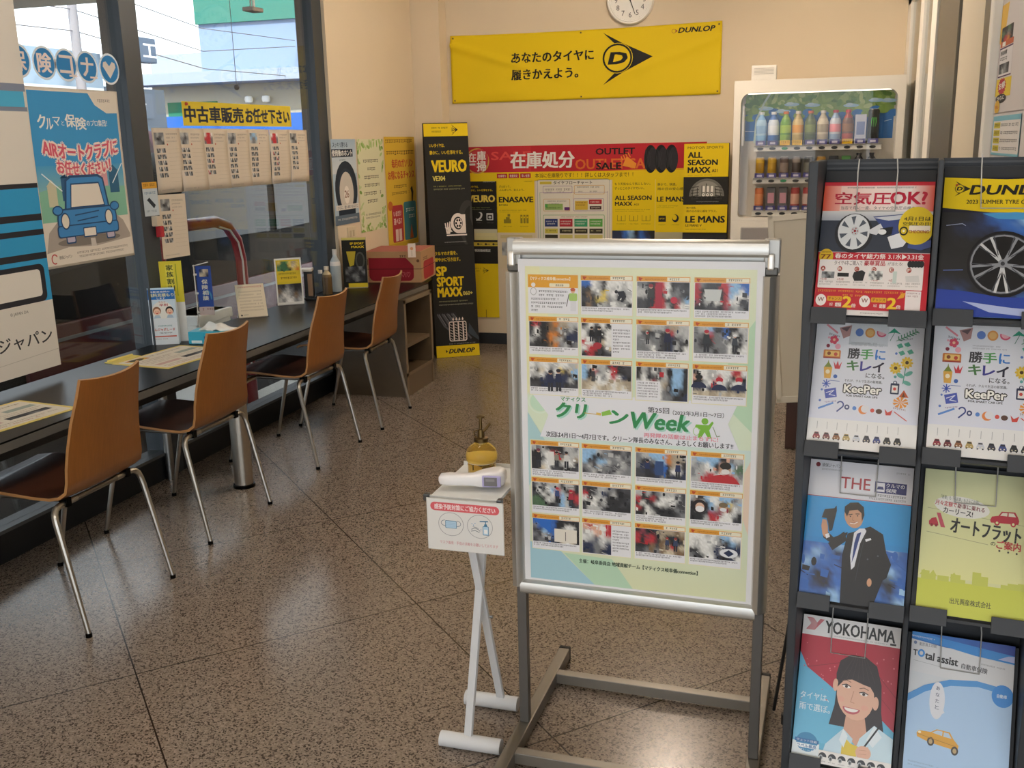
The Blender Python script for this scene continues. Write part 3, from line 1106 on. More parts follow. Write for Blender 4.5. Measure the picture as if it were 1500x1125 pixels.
rows = [(1.172, .262), (.900, .258), (.567, .278), (.183, .29)]
cols_ = [(.02, .226), (.24, .456)]
for ri, (z, ln) in enumerate(rows):
    for ci, (xa, xb) in enumerate(cols_):
        zz = z + (.006 if ci else 0)
        m = MB(BK2)
        TM = Matrix.Translation((0, 0, zz)) @ Matrix.Rotation(-TT, 4, 'X')
        m.box(xa, .006, -.02, xb, .010, min(ln + .03, .29), M=TM)
        m.box(xa, -.012, -.024, xb, .010, -.018, M=TM)
        g3 = (xb - xa)
        for a, b in ((xa - .002, xa + g3 * .31), (xa + g3 * .68, xb + .002)):
            m.box(a, -.016, -.034, b, -.012, -.001, M=TM, c='#34383e', bev=.001)
        m.build('tray', RKM, t, smooth=0)
        if ri != 1:
            m = MB('#aeadaa')
            q0, q1 = xa + g3 * .30, xa + g3 * .66
            top = ln + .05
            dn = {0: .2, 2: .215, 3: .225}[ri]
            m.tube([TM @ Vector(p) for p in ((q0, .0, top), (q0, -.008, top - .03), (q0 + .003, -.009, dn), (q1, -.009, dn), (q1, -.008, top - .03), (q1 - .003, 0, top))], .0014, seg=6)
            m.build('wire_clip', PLASTIC, t)
m_ = MB('#1d1e20')
m_.tube([(.03, .17, .95), (-.03, .32, .35), (-.075, .44, .01)], .0045)
m_.cyl((-.04, .40, 0), (-.04, .40, .028), .011)
m_.tube([(-.04, .40, .02), (.0, .17, .03)], .005)
m_.build('rear_strut', RKM, t)
m_ = MB(BK); m_.box(0, -.03, 0, .476, .18, .03, bev=.003)
m_.build('base', RKM, t, smooth=0)
def in_rack(o, ri, ci, label, cat='brochure', x=None):
    z, ln = rows[ri]
    xa, xb = cols_[ci]
    zz = z + (.006 if ci else 0)
    off = Matrix.Rotation(-TT, 4, 'X') @ Vector(((xa + xb) / 2, -.004, -.012))
    P = RO + RR * off.x + RN * off.y + Vector((0, 0, zz + off.z))
    o.location = P
    o.rotation_euler = (-TT, 0, RA)
    tag(o, label, cat, 'brochures in the rack')
# ------------------------------------------------------------------ brochures in the rack
RED, CRM = '#c02233', '#e6ddd4'
# 1. red tyre pressure flyer
A = Art(700, 790, .205, .274, '#e4ddd8')
A.grad(0, 0, 700, 26, RED, '#c93545')
A.grad(0, 22, 110, 175, '#e2563c', '#ecaa9c', False); A.grad(110, 22, 560, 175, '#ecc8bc', '#efe6e2', False); A.grad(560, 22, 700, 175, '#efe0da', '#de5a4a', False)
A.gk(150, 30, 585, 9, '#4a4a4a')
A.tb(78, 62, 430, 136, '空気圧', '#b81f3c', .035); A.tb(430, 60, 655, 134, 'OK?', '#b81f3c', .05)
A.tb(118, 146, 595, 166, '当店で月に一度、タイヤの空気圧点検を!', '#4a4a4c')
A.rect(0, 176, 700, 420, '#39404e')
A.grad(0, 176, 700, 232, '#d9d8d6', '#aaaeb8')
A.poly([(330, 208), (700, 176), (700, 330), (560, 360), (420, 300)], '#3a4a80'); A.poly([(330, 215), (480, 200), (700, 178), (700, 196), (430, 232)], '#c9ccd2')
A.ell(215, 308, 122, 118, '#2b2e35'); A.ell(215, 300, 102, 106, '#dcdedf')
for k in range(7):
    a = k * 360 / 7 + 10
    q = [(215 + r * math.cos(R(a + d)), 300 + r * 1.03 * math.sin(R(a + d))) for r, d in ((38, 0), (88, -12), (92, 8))]
    A.poly(q, '#565d68')
A.circ(222, 296, 26, '#c9cbcc'); A.circ(222, 296, 8, '#9a3038')
for k in range(5):
    A.circ(222 + 17 * math.cos(k * 1.257), 296 + 17 * math.sin(k * 1.257), 4, '#9a3038')
A.poly([(310, 290), (380, 250), (400, 280), (360, 318), (320, 310)], '#d9dade'); A.poly([(380, 280), (460, 268), (455, 312), (400, 322)], '#20242a')
A.poly([(430, 330), (520, 300), (570, 330), (530, 385), (460, 400)], '#e0e2e6'); A.ell(395, 300, 26, 16, '#e8e8e8')
A.poly([(560, 370), (700, 345), (700, 385), (640, 405), (560, 392)], '#44558c')
A.circ(605, 262, 112, '#dcc02a')
A.tb(525, 210, 690, 234, '4月1日は', '#3a3418', .03); A.tb(520, 240, 690, 262, '空気圧の日!', '#3a3418', .02); A.rrect(560, 262, 690, 294, 6, '#efe4d2')
A.oring(528, 294, 22, 22, 9, '#222'); A.circ(528, 294, 7, '#efe8d8'); A.tb(558, 288, 682, 306, 'CHECKING', '#a23a28', .02)
A.rect(0, 424, 700, 760, RED)
A.circ(52, 450, 46, '#dcb428'); A.tb(20, 438, 82, 464, '77', '#7a3a14', .05); A.gk(24, 420, 80, 9, '#6a4a14')
A.tb(110, 430, 430, 460, '春のタイヤ総力祭', '#f0e8e4', .03); A.tb(446, 428, 664, 460, '3.1水▶3.31金', '#f0e8e4', .02)
A.rrect(14, 468, 668, 636, 6, '#ece4e0')
A.tb(110, 472, 288, 500, 'タイヤ4本ご購入で', '#5a4444'); A.tb(300, 470, 430, 500, '豪華賞品', '#b82a3a', .03); A.tb(446, 476, 540, 496, 'が当たる!', '#5a4444')
for k in range(5):
    A.ell(582 + 18 * k, 486, 15, 20, '#26282c')
for k in range(6):
    x = 20 + 108 * k
    A.circ(x + 20, 522, 15, '#a43a2c'); A.tb(x + 11, 514, x + 29, 530, 'ABCDEF'[k], '#efe4d8', .03)
    A.gk(x + 4, 596, x + 92, 9, '#8a8078'); A.gk(x + 4, 612, x + 80, 7, '#a8a098'); A.tb(x + 8, 576, x + 50, 590, ('1名様', '2名様', '4名様', '7名様', '9名様', '12名様')[k], '#a04038')
A.photo(34, 540, 116, 578, 'gklg/lgkg'); A.rect(136, 546, 208, 568, '#1b1d20'); A.poly([(240, 540), (290, 528), (312, 540), (300, 590), (246, 592), (232, 566)], '#26282c'); A.photo(334, 530, 420, 582, 'wkwgw/gwkgk/wgwkw', .1); A.rect(484, 530, 508, 600, '#c9d4cc'); A.poly([(560, 556), (640, 550), (650, 590), (566, 590)], '#d8d4d0')
A.gk(20, 648, 560, 12, '#e6a23a'); A.gk(180, 672, 330, 12, '#e6a23a'); A.poly([(520, 690), (545, 655), (570, 652), (560, 680)], '#e0a030')
for x in (10, 288):
    A.circ(x + 34, 708, 34, '#efe6e2'); A.tb(x + 14, 692, x + 54, 716, 'W', '#8a5a52', .03)
    A.rrect(x + 74, 684, x + 168, 712, 5, '#e0a428'); A.tb(x + 82, 690, x + 160, 706, 'チャンス', '#7a2418', .02)
    A.tb(x + 90, 722, x + 112, 740, '抽選', '#f0e4dc'); A.tb(x + 128, 720, x + 166, 744, '総額', '#f0e4dc', .03)
    A.tb(x + 176, 684, x + 228, 746, '2', '#efc62c', .06); A.tb(x + 230, 724, x + 258, 746, '倍', '#efe2d8', .03)
A.rrect(570, 640, 664, 760, 4, '#e8dedc'); A.gk(578, 650, 656, 9, '#a07878'); A.gk(578, 666, 650, 9, '#a07878')
A.rect(0, 764, 700, 790, '#e8e2de'); A.gk(300, 772, 440, 8, '#8a7a78')
in_rack(A.build('tyre_pressure_flyer', GLOSSY), 0, 0, 'red and white tyre pressure flyer in the top left tray of the rack')

# 2. yellow and blue tyre catalogue
A = Art(700, 850, .213, .276, '#16192a')
A.poly([(0, 0), (350, 14), (700, 2), (700, 215), (350, 225), (0, 190)], YEL)
d_mark(A, 90, 72, 26)
A.poly([(62, 48), (84, 40), (76, 58)], '#b03a2c')
A.tb(150, 50, 640, 108, 'DUNLOP', INK, .06, shear=.25)
A.tb(135, 140, 640, 166, '2023 SUMMER TYRE CATALOGUE', '#3a3414', .03)
A.photo(0, 218, 700, 850, 'kknbbsbb/knnnbbnn/kkkknnkk/kkkkkkkk/kkkkkkkk/kkkkkkkk/nnkkkknn/bbnnnbbb/nbbsbbbb', .1)
A.poly([(230, 225), (420, 216), (620, 230), (560, 262), (320, 258)], '#4a98cc'); A.line([(30, 300), (120, 288), (140, 300)], 4, '#9aa4c0'); A.line([(30, 575), (140, 570)], 5, '#5a70b0')
A.circ(360, 530, 200, '#121318'); A.oring(360, 530, 176, 172, 10, '#8a8d94'); A.oring(360, 530, 184, 180, 4, '#3a3c42')
for k in range(5):
    for d in (-.15, .15):
        a = R(k * 72 + 18) + d
        A.line([(360 + 26 * math.cos(a), 530 + 26 * math.sin(a)), (360 + 172 * math.cos(a + d * .3), 530 + 172 * math.sin(a + d * .3))], 15, '#c9cacb' if k % 2 else '#8f9298')
        A.line([(360 + 60 * math.cos(a), 530 + 60 * math.sin(a)), (360 + 172 * math.cos(a + d), 530 + 172 * math.sin(a + d))], 6, '#4c4f56')
A.circ(360, 530, 26, '#8d9096'); A.circ(360, 530, 12, '#3a3c42')
A.poly([(0, 690), (160, 700), (360, 730), (700, 720), (700, 850), (0, 850)], '#26409a'); A.poly([(150, 760), (420, 790), (640, 800), (520, 840), (300, 820)], '#a8b4dc')
in_rack(A.build('tyre_catalogue', GLOSSY), 0, 1, 'yellow and dark blue tyre catalogue with large black wheel, top right tray')

# 3. 4. white coating leaflets
def coating():
    A = Art(690, 840, .207, .27, '#e2e2e4')
    A.grad(0, 0, 690, 660, '#dcdde0', '#d9dcea')
    T = '#3c3c40'
    A.line([(70, 45), (140, 95)], 12, '#d88a94'); A.poly([(150, 60), (230, 40), (222, 110), (180, 130)], '#b08a86'); A.poly([(160, 64), (222, 48), (200, 84)], '#6a5a5c')
    A.circ(282, 85, 26, '#6a86c4'); A.circ(350, 85, 32, '#dc9a5a'); A.circ(350, 85, 22, '#e6b878'); A.ell(424, 80, 32, 30, '#d4607a', a0=20, a1=200); A.ell(424, 78, 24, 22, '#eab4bc', a0=20, a1=200)
    A.poly([(462, 84), (500, 48), (545, 84), (505, 76)], '#3f9a7c'); A.line([(505, 76), (480, 130)], 4, '#5a8a78')
    A.line([(520, 130), (650, 60)], 4, '#4a8a64')
    for k in range(7):
        x, y = 535 + 17 * k, 122 - 9 * k
        A.line([(x, y), (x - 4, y - 22)], 6, '#4a8a64'); A.line([(x, y), (x + 20, y + 4)], 6, '#4a8a64')
    A.gk(85, 98, 160, 12, '#6a6a70', .25); A.gk(540, 122, 625, 10, '#6a6a70', -.2)
    for k in range(5):
        A.circ(122 + 17 * math.cos(k * 1.257), 142 + 17 * math.sin(k * 1.257), 13, '#d65a6c')
    A.circ(122, 142, 9, '#eec0a0'); A.circ(150, 185, 18, '#e8a8b4'); A.circ(86, 182, 12, '#8a3a48'); A.circ(86, 128, 7, '#e8a8b4')
    A.rrect(60, 208, 172, 262, 8, '#c8783c'); A.rect(72, 216, 162, 250, '#e6c070'); A.circ(96, 232, 12, '#8a4a2c'); A.circ(140, 236, 12, '#c04a3a'); A.rect(60, 256, 172, 264, '#a03a2c')
    A.poly([(70, 322), (126, 322), (120, 395), (78, 395)], '#dca84a'); A.circ(98, 352, 14, '#f0e4c4')
    for dx in (-22, 0, 22):
        A.poly([(98 + dx * .6 - 12, 322), (98 + dx * .3, 272 + abs(dx)), (98 + dx * .6 + 12, 322)], '#7a8a3c')
    A.poly([(130, 280), (148, 310), (158, 276), (168, 310), (186, 280), (174, 330), (142, 330)], '#c83a44')
    A.circ(150, 380, 13, '#3f66b0'); A.line([(120, 408), (180, 410)], 4, '#6a7ab0')
    for k in range(8):
        A.line([(96, 430), (96 + 26 * math.cos(k * PI / 4), 430 + 26 * math.sin(k * PI / 4))], 6, '#3f5ab4')
    A.poly([(85, 470), (160, 452), (172, 512), (100, 526)], '#4a5ab0'); A.line([(100, 490), (150, 470), (120, 500), (160, 505)], 5, '#d8dcec'); A.circ(70, 470, 7, '#5a78c0'); A.circ(64, 540, 8, '#5a78c0'); A.gk(96, 545, 170, 10, '#8a6a9a', -.15)
    A.line([(60, 592), (150, 552)], 12, '#5a8ad0'); A.oring(198, 560, 20, 20, 9, '#3a4a8a', a0=200, a1=420); A.line([(208, 578), (180, 604)], 9, '#3a4a8a'); A.oring(242, 572, 12, 12, 9, '#33406e'); A.circ(290, 576, 13, '#5a86cc')
    A.ell(346, 582, 30, 28, '#e0884a'); A.ell(358, 576, 26, 24, '#dcdce2'); A.circ(404, 582, 13, '#d0524a'); A.ell(446, 585, 20, 16, '#5a4038'); A.poly([(480, 566), (500, 588), (530, 570), (520, 604), (490, 606)], '#c84a44'); A.line([(540, 580), (620, 632)], 6, '#c85a54'); A.gk(520, 548, 610, 12, '#a07a78', .15)
    for x, y in ((545, 160), (590, 150), (560, 205), (612, 195), (582, 178)):
        A.poly([(x - 22, y - 4), (x + 6, y - 18), (x + 22, y + 6), (x - 6, y + 18)], '#5aa48c' if x != 582 else '#cfe0d8')
    for x, y in ((528, 305), (596, 266)):
        for k in range(10):
            A.ell(x + 26 * math.cos(k * .628), y + 26 * math.sin(k * .628), 13, 8, '#dcb83c', rot=k * 36, n=10)
        A.circ(x, y, 20, '#e4c85a'); A.circ(x, y, 11, '#4a3420')
    A.line([(590, 300), (580, 400)], 6, '#5a9a8c'); A.ell(560, 350, 26, 13, '#6ab0a0', rot=30); A.ell(612, 335, 26, 13, '#6ab0a0', rot=-30); A.ell(605, 395, 26, 13, '#6ab0a0', rot=20)
    A.rrect(505, 400, 560, 470, 6, '#26304e'); A.rect(514, 414, 551, 460, '#e4e0dc'); A.circ(532, 436, 10, '#c84a44'); A.oring(532, 396, 10, 10, 5, '#26304e')
    A.poly([(560, 486), (590, 440), (622, 486)], '#c0582c'); A.poly([(580, 486), (590, 455), (600, 486)], '#5a3420'); A.circ(530, 360, 9, '#5aa0a0'); A.circ(525, 210, 8, '#5a78c0')
    for k in range(9):
        a = R(k * 40)
        A.poly([(575, 520), (575 + 46 * math.cos(a - .2), 520 + 34 * math.sin(a - .2)), (575 + 50 * math.cos(a + .25), 520 + 38 * math.sin(a + .25))], '#e09440')
    A.gk(235, 150, 400, 8, '#9a9aa0'); A.gk(235, 166, 440, 8, '#9a9aa0')
    A.tb(220, 190, 296, 258, '勝', T, .035); A.rect(296, 0, 297, 1, '#dcdde0')
    A.tb(302, 192, 380, 258, '手', '#4f9a54', .035); A.tb(396, 194, 456, 256, 'に', '#3f7ec8', .04)
    A.tb(220, 272, 292, 334, 'キ', '#4a7a48', .045); A.tb(306, 274, 374, 334, 'レ', '#3a3a8c', .045); A.tb(386, 274, 452, 336, 'イ', '#26263c', .045)
    A.tb(345, 346, 462, 378, 'になる。', T, .02); A.tb(212, 392, 452, 410, 'それが、クルマ生活の新常識。', T, .01)
    A.text(214, 428, 'KeePer', 50, '#f0efe8', .05, fw=234, out='#1c1c1c', ow=9); A.tb(230, 492, 430, 504, 'FOR SMART CAR LIFE', T, .05)
    cc = ['#8a2a3a', '#6e3038', '#8a5a3a', '#b09a62', '#c4c8d2', '#3a3a48', '#3a4680', '#2c2e32', '#26282c']
    A.grad(0, 655, 690, 840, '#e6e6e6', '#e4e2e0')
    for k, c in enumerate(cc):
        x = 62 + 64 * k
        A.poly([(x - 22, 770), (x - 17, 758), (x - 12, 744), (x + 12, 744), (x + 17, 758), (x + 24, 770), (x + 24, 782), (x - 24, 782)], c)
        A.poly([(x - 11, 748), (x + 11, 748), (x + 14, 756), (x - 14, 756)], '#22262c'); A.rect(x - 14, 772, x - 6, 777, '#e6dcc0'); A.rect(x + 6, 772, x + 14, 777, '#e6dcc0'); A.rect(x - 20, 781, x - 11, 788, '#1a1a1a'); A.rect(x + 11, 781, x + 20, 788, '#1a1a1a')
        A.line([(x, 676), (x, 722)], 3, '#a0a0a4')
    return A
o = coating().build('coating_leaflet', GLOSSY)
in_rack(o, 1, 0, 'white car coating leaflet behind a clear plastic card holder, left column')
o2 = o.copy(); COL.objects.link(o2)
in_rack(o2, 1, 1, 'white car coating leaflet in the right column without any holder')
o['group'] = o2['group'] = 'brochures in the rack'
h = MB('#ffffff')
TM = Matrix.Translation(RO) @ Matrix.Rotation(RA, 4, 'Z') @ Matrix.Translation((0, 0, rows[1][0])) @ Matrix.Rotation(-TT, 4, 'X')
h.box(.086, -.014, .203, .160, -.012, .262, M=TM); h.box(.086, -.014, .203, .160, -.006, .205, M=TM)
tag(h.build('card_holder', CLEAR, smooth=0), 'small clear plastic card holder hanging over the white leaflet', 'card holder')

# 5. insurance booklet, man raising a hat
A = Art(620, 840, .207, .295, '#dcdce2')
A.rect(0, 222, 620, 840, '#1f8fd0'); A.grad(0, 222, 620, 520, '#2a9fe0', '#2a8fd4')
A.photo(0, 470, 620, 840, 'bbbsbbbbsb/bsbnbbsbbb/sbbbnbbbsb/bknbbbbnkb/bnkbbbsbkb/bbbsbbbbbs', .12, detail=34)
A.rect(0, 470, 620, 500, '#2b8ed2')
A.circ(48, 30, 14, '#7a3038'); A.tb(72, 18, 190, 42, '損保ジャパン', '#4a4a4c'); A.gk(72, 52, 200, 9, '#9a9a9c'); A.gk(520, 36, 600, 10, '#a4a4a6')
A.tb(196, 92, 372, 160, 'THE', '#a8323e', .012); A.rect(400, 100, 586, 166, '#20286c'); A.rect(408, 106, 458, 160, '#e4e4ea'); A.poly([(412, 146), (420, 128), (446, 128), (454, 146)], '#20286c')
A.tb(466, 106, 574, 130, 'クルマの', '#e4e4ea', .02); A.tb(466, 136, 528, 160, '保険', '#e4e4ea', .02); A.gk(420, 176, 586, 14, '#6a6a70'); A.gk(370, 198, 586, 12, '#7a7a80')
A.line([(0, 222), (620, 222)], 4, '#b03a48')
SK = '#c89878'
A.poly([(250, 840), (240, 560), (262, 430), (330, 400), (392, 372), (470, 410), (508, 560), (500, 640), (440, 840)], '#14171f')
A.poly([(258, 440), (170, 500), (118, 470), (112, 440), (140, 430), (180, 462), (262, 420)], '#14171f'); A.poly([(240, 420), (262, 470), (180, 540), (150, 500)], '#14171f')
A.poly([(128, 470), (112, 452), (100, 400), (104, 360), (128, 362), (140, 400), (146, 452)], SK); A.poly([(128, 450), (150, 440), (158, 462), (136, 474)], '#dfe2e8')
A.poly([(98, 352), (112, 300), (170, 288), (182, 270), (186, 300), (168, 420), (150, 432), (140, 380), (128, 352)], '#14161c')
A.poly([(300, 420), (330, 392), (360, 388), (372, 402), (340, 480), (318, 620), (300, 640), (288, 560)], '#d8dce6'); A.poly([(318, 424), (342, 412), (330, 470), (312, 560), (300, 600), (306, 480)], '#223a7c')
A.ell(290, 322, 56, 72, SK, rot=-14); A.poly([(250, 330), (232, 300), (232, 270), (262, 244), (310, 238), (344, 262), (352, 310), (340, 350), (334, 300), (310, 282), (262, 292)], '#1c1612')
A.line([(258, 318), (280, 312)], 5, '#2c1c14'); A.line([(300, 308), (322, 306)], 5, '#2c1c14'); A.circ(270, 326, 4, '#1c1410'); A.circ(312, 318, 4, '#1c1410'); A.line([(286, 326), (282, 346), (294, 350)], 3, '#a87858'); A.line([(272, 366), (296, 368), (316, 354)], 5, '#f0e4dc'); A.line([(270, 362), (294, 363), (318, 350)], 2, '#8a4a3c')
A.poly([(368, 452), (400, 440), (404, 450), (374, 466)], '#e4e6ec'); A.poly([(500, 520), (530, 580), (510, 660), (440, 720), (420, 690), (470, 620), (468, 560)], '#14171f'); A.ell(412, 700, 14, 24, SK); A.circ(392, 566, 5, '#4a4e58'); A.circ(450, 540, 5, '#4a4e58')
A.line([(372, 402), (352, 520), (330, 700)], 3, '#2c303c')
in_rack(A.build('insurance_booklet', GLOSSY), 2, 0, 'blue insurance booklet showing a man in black suit raising his hat')

# 6. lime car lease brochure
A = Art(655, 860, .199, .292, '#d6d7a2')
A.grad(0, 0, 655, 640, '#cccfa4', '#dcdc9c')
A.rect(0, 660, 655, 860, '#c6cc50')
for x, w, hh in ((20, 50, 50), (70, 40, 34), (120, 70, 30), (200, 60, 46), (250, 40, 20), (330, 52, 74), (378, 46, 54), (500, 40, 22), (540, 60, 34), (600, 50, 40)):
    A.rect(x, 662 - hh, x + w, 664, '#c2c85c')
for x in (35, 92, 220):
    A.poly([(x - 26, 640), (x, 604), (x + 26, 640)], '#c2c85c')
A.line([(30, 236), (440, 272), (655, 290)], 2, '#8a8c70'); A.line([(34, 380), (410, 418)], 3, '#a0a07c')
A.ell(240, 215, 170, 62, '#e4e2da', rot=4)
A.tb(110, 150, 350, 174, '「新車」も「中古車」もさらにお得に', '#4a5a4a', rot=4); A.tb(78, 182, 210, 212, '月々定額で', '#b8323c', .02, rot=4); A.tb(214, 192, 380, 222, '新車に乗れる', '#7a3038', .02, rot=4); A.tb(130, 222, 310, 256, 'カーリース!', '#2a2a26', .03, rot=4)
CR = '#b83040'
A.poly([(414, 272), (424, 250), (462, 242), (480, 216), (560, 212), (578, 240), (586, 262), (582, 282), (420, 286)], CR); A.poly([(472, 240), (486, 222), (514, 220), (514, 240)], '#e4dcc8'); A.poly([(522, 220), (552, 220), (566, 240), (522, 240)], '#e4dcc8'); A.circ(456, 284, 16, CR); A.circ(456, 284, 8, '#d6d7a2'); A.circ(552, 284, 16, CR); A.circ(552, 284, 8, '#d6d7a2')
A.poly([(88, 262), (112, 262), (146, 346), (120, 346)], '#c05060'); A.poly([(44, 316), (60, 298), (86, 290), (100, 318), (104, 338), (46, 338)], CR); A.circ(62, 338, 9, '#8a2430'); A.circ(90, 338, 9, '#8a2430')
A.tb(184, 282, 604, 372, 'オートフラット', '#23262a', .03, rot=3.5); A.tb(426, 398, 454, 420, 'の', '#2a2a28', .02); A.tb(462, 386, 604, 434, 'ご案内', '#b8323c', .03, rot=2)
for x in (480, 532, 582):
    A.circ(x, 446 + (x - 480) * .06, 6, '#3a3a34')
A.tb(204, 752, 450, 788, '出光興産株式会社', '#4e5034', .01)
in_rack(A.build('lease_brochure', GLOSSY), 2, 1, 'pale lime car lease brochure with small red car drawing')

# 7. tyre brochure, woman under a red umbrella
A = Art(595, 880, .205, .312, '#62b4d8')
A.grad(0, 120, 595, 760, '#5cb0d8', '#6cbce0')
A.rect(0, 0, 595, 122, '#e6e4e4')
A.poly([(20, 16), (62, 16), (86, 44), (104, 18), (132, 18), (100, 58), (74, 90), (22, 90), (52, 52)], '#c86a74')
for k in range(4):
    A.line([(26 + 10 * k, 20), (60 + 9 * k, 54), (34 + 11 * k, 88)], 2, '#e6e4e4')
A.tb(140, 22, 562, 96, 'YOKOHAMA', '#16161c', .028); A.gk(200, 106, 520, 7, '#9a9a9c'); A.rrect(536, 100, 572, 112, 3, '#2c2c30')
A.poly([(0, 122), (595, 122), (595, 620), (520, 560), (470, 380), (400, 250), (230, 430), (50, 320), (0, 230)], '#b42038')
A.line([(400, 220), (52, 320)], 4, '#8c1428'); A.line([(420, 240), (595, 420)], 4, '#8c1428'); A.line([(470, 400), (595, 520)], 3, '#8c1428')
rg = random.Random(3)
for k in range(46):
    A.circ(rg.uniform(20, 580), rg.uniform(130, 360) if k % 2 else rg.uniform(300, 560), rg.uniform(2, 5), '#e0707c')
HAIR, SKN = '#2a1e20', '#e2b49c'
A.poly([(232, 330), (250, 250), (310, 205), (400, 205), (470, 250), (505, 360), (515, 520), (560, 760), (420, 760), (300, 640), (210, 640), (236, 520), (240, 420)], HAIR)
A.poly([(310, 560), (420, 560), (440, 660), (380, 740), (300, 660)], '#d4a48c')
A.ell(355, 440, 112, 150, SKN, rot=-8); A.ell(232, 400, 16, 38, SKN); A.ell(478, 470, 18, 40, SKN)
A.poly([(244, 410), (252, 320), (300, 252), (400, 240), (470, 310), (490, 440), (458, 404), (440, 380), (400, 372), (330, 352), (282, 362)], HAIR)
for k in range(7):
    A.line([(330 + 12 * k, 216), (262 + 34 * k, 352)], 1.6, '#4a383a')
for x, y in ((298, 398), (404, 428)):
    A.ell(x, y, 24, 10, '#f2ebe6', rot=8); A.circ(x, y, 9, '#3a2420'); A.line([(x - 26, y - 5), (x, y - 13), (x + 26, y - 2)], 5, '#241618'); A.line([(x - 26, y - 30), (x, y - 38), (x + 26, y - 28)], 4, '#7a5648')
A.line([(344, 420), (330, 486), (352, 490)], 4, '#c4907a'); A.ell(338, 522, 52, 36, '#c05a64', a0=4, a1=186); A.ell(338, 525, 42, 20, '#f4eeea', a0=4, a1=186); A.ell(272, 478, 22, 16, '#e4ac98'); A.ell(416, 508, 22, 16, '#e4ac98')
A.poly([(170, 880), (200, 760), (300, 650), (360, 700), (330, 880)], '#c2dcec'); A.poly([(400, 690), (480, 600), (595, 660), (595, 880), (330, 880), (380, 760)], '#c8e2f0'); A.poly([(300, 690), (350, 730), (400, 740), (372, 880), (296, 880)], '#dcc43c')
A.poly([(300, 650), (330, 690), (310, 760), (280, 720)], '#e2eef6'); A.poly([(480, 600), (440, 690), (480, 730), (530, 660)], '#e2eef6')
A.line([(425, 745), (520, 585)], 10, '#1c1c22'); A.ell(428, 770, 46, 40, SKN); A.line([(396, 750), (452, 742)], 20, SKN); A.line([(392, 772), (456, 766)], 20, SKN); A.line([(396, 796), (450, 790)], 18, SKN)
for y in (748, 770, 792):
    A.line([(402, y + 10), (446, y + 6)], 2, '#c08c78')
A.rect(0, 770, 165, 880, '#dfe9ee'); A.rect(165, 800, 595, 880, '#e8e6e4')
A.tb(24, 470, 200, 512, 'タイヤは、', '#e0f0f8', .01); A.tb(24, 536, 212, 580, '雨で選ぼ。', '#e0f0f8', .01)
A.ell(88, 770, 66, 58, '#3a88b8'); A.rect(14, 752, 160, 774, '#2c6ca8'); A.tb(26, 756, 150, 770, 'ウェット性能', '#e8f0f4'); A.rrect(24, 782, 154, 806, 4, '#e4eef4'); A.tb(30, 784, 148, 804, 'ラベル最高', '#2c6ca8', .02); A.tb(46, 812, 132, 826, 'グレード', '#e8f0f4')
for k in range(7):
    x = 190 + 58 * k
    A.ell(x, 836, 24, 24, '#202226'); A.rect(x - 24, 838, x + 24, 862, '#e8e6e4'); A.ell(x - 9, 842, 11, 15, '#aeb2b4'); A.ell(x - 9, 842, 6, 9, '#4a4c50'); A.gk(x - 20, 862, x + 20, 6, '#7a7a7a')
in_rack(A.build('umbrella_brochure', GLOSSY), 3, 0, 'tyre brochure with smiling woman under red umbrella, bottom left tray')

# 8. total assist booklet
A = Art(640, 890, .2, .305, '#cfd3d8')
A.grad(0, 0, 640, 70, '#1f78c8', '#1c3c9c', False); A.poly([(0, 0), (640, 60), (640, 110), (400, 92), (0, 34)], '#2c88d4'); A.gk(0, 22, 150, 9, '#dce8f4', .05); A.poly([(540, 92), (600, 66), (640, 62), (640, 100)], '#aeb8e0')
A.poly([(0, 45), (400, 92), (640, 120), (640, 280), (0, 240)], '#d4d5d8')
A.circ(24, 66, 10, '#6a7aa0'); A.tb(48, 60, 160, 82, '東京海上日動', '#5a5a60')
A.tb(16, 110, 40, 144, 'T', '#1c1c22', .05); A.oring(66, 126, 17, 18, 11, '#2c88d4')
A.tb(94, 112, 300, 158, 'tal assist', '#1c1c22', .05, rot=4); A.tb(322, 148, 482, 180, '自動車保険', '#3a3a40', .02, rot=4); A.gk(440, 132, 590, 9, '#8a8c90', .06); A.line([(20, 174), (220, 194)], 2, '#9a9ca0')
A.ell(420, 800, 640, 560, '#4a94d6'); A.ell(430, 850, 640, 575, '#a9c8ea')
A.rect(0, 240, 1, 241, '#cfd3d8')
A.circ(580, 306, 66, '#2a86d8'); A.tb(546, 296, 606, 318, '自動車', '#dcecf8', .02)
A.ell(185, 396, 48, 112, '#dcdee6'); A.poly([(210, 480), (236, 460), (222, 440)], '#dcdee6')
for k, ch in enumerate('あなたと'):
    A.tb(174, 310 + 38 * k, 198, 334 + 38 * k, ch, '#3c4a6a', .01)
YC = '#d8a028'
A.poly([(72, 606), (84, 590), (160, 588), (196, 566), (276, 570), (300, 606), (334, 640), (330, 672), (150, 650), (76, 628)], YC); A.poly([(168, 590), (200, 572), (232, 574), (230, 600)], '#b8cce0'); A.poly([(240, 576), (270, 578), (290, 606), (238, 602)], '#b8cce0')
for x, y in ((162, 644), (312, 674)):
    A.ell(x, y, 22, 26, '#3a3228'); A.ell(x, y, 12, 15, '#b8a070')
A.line([(80, 612), (320, 648)], 3, '#a87818'); A.ell(90, 600, 10, 7, '#efe4c0')
A.gk(30, 776, 190, 8, '#8aa0bc', .05); A.gk(30, 796, 170, 8, '#8aa0bc', .05); A.gk(210, 790, 380, 8, '#8aa0bc', .05); A.gk(210, 812, 360, 8, '#8aa0bc', .05)
in_rack(A.build('assist_booklet', GLOSSY), 3, 1, 'pale blue insurance booklet with yellow car drawing, bottom right tray')
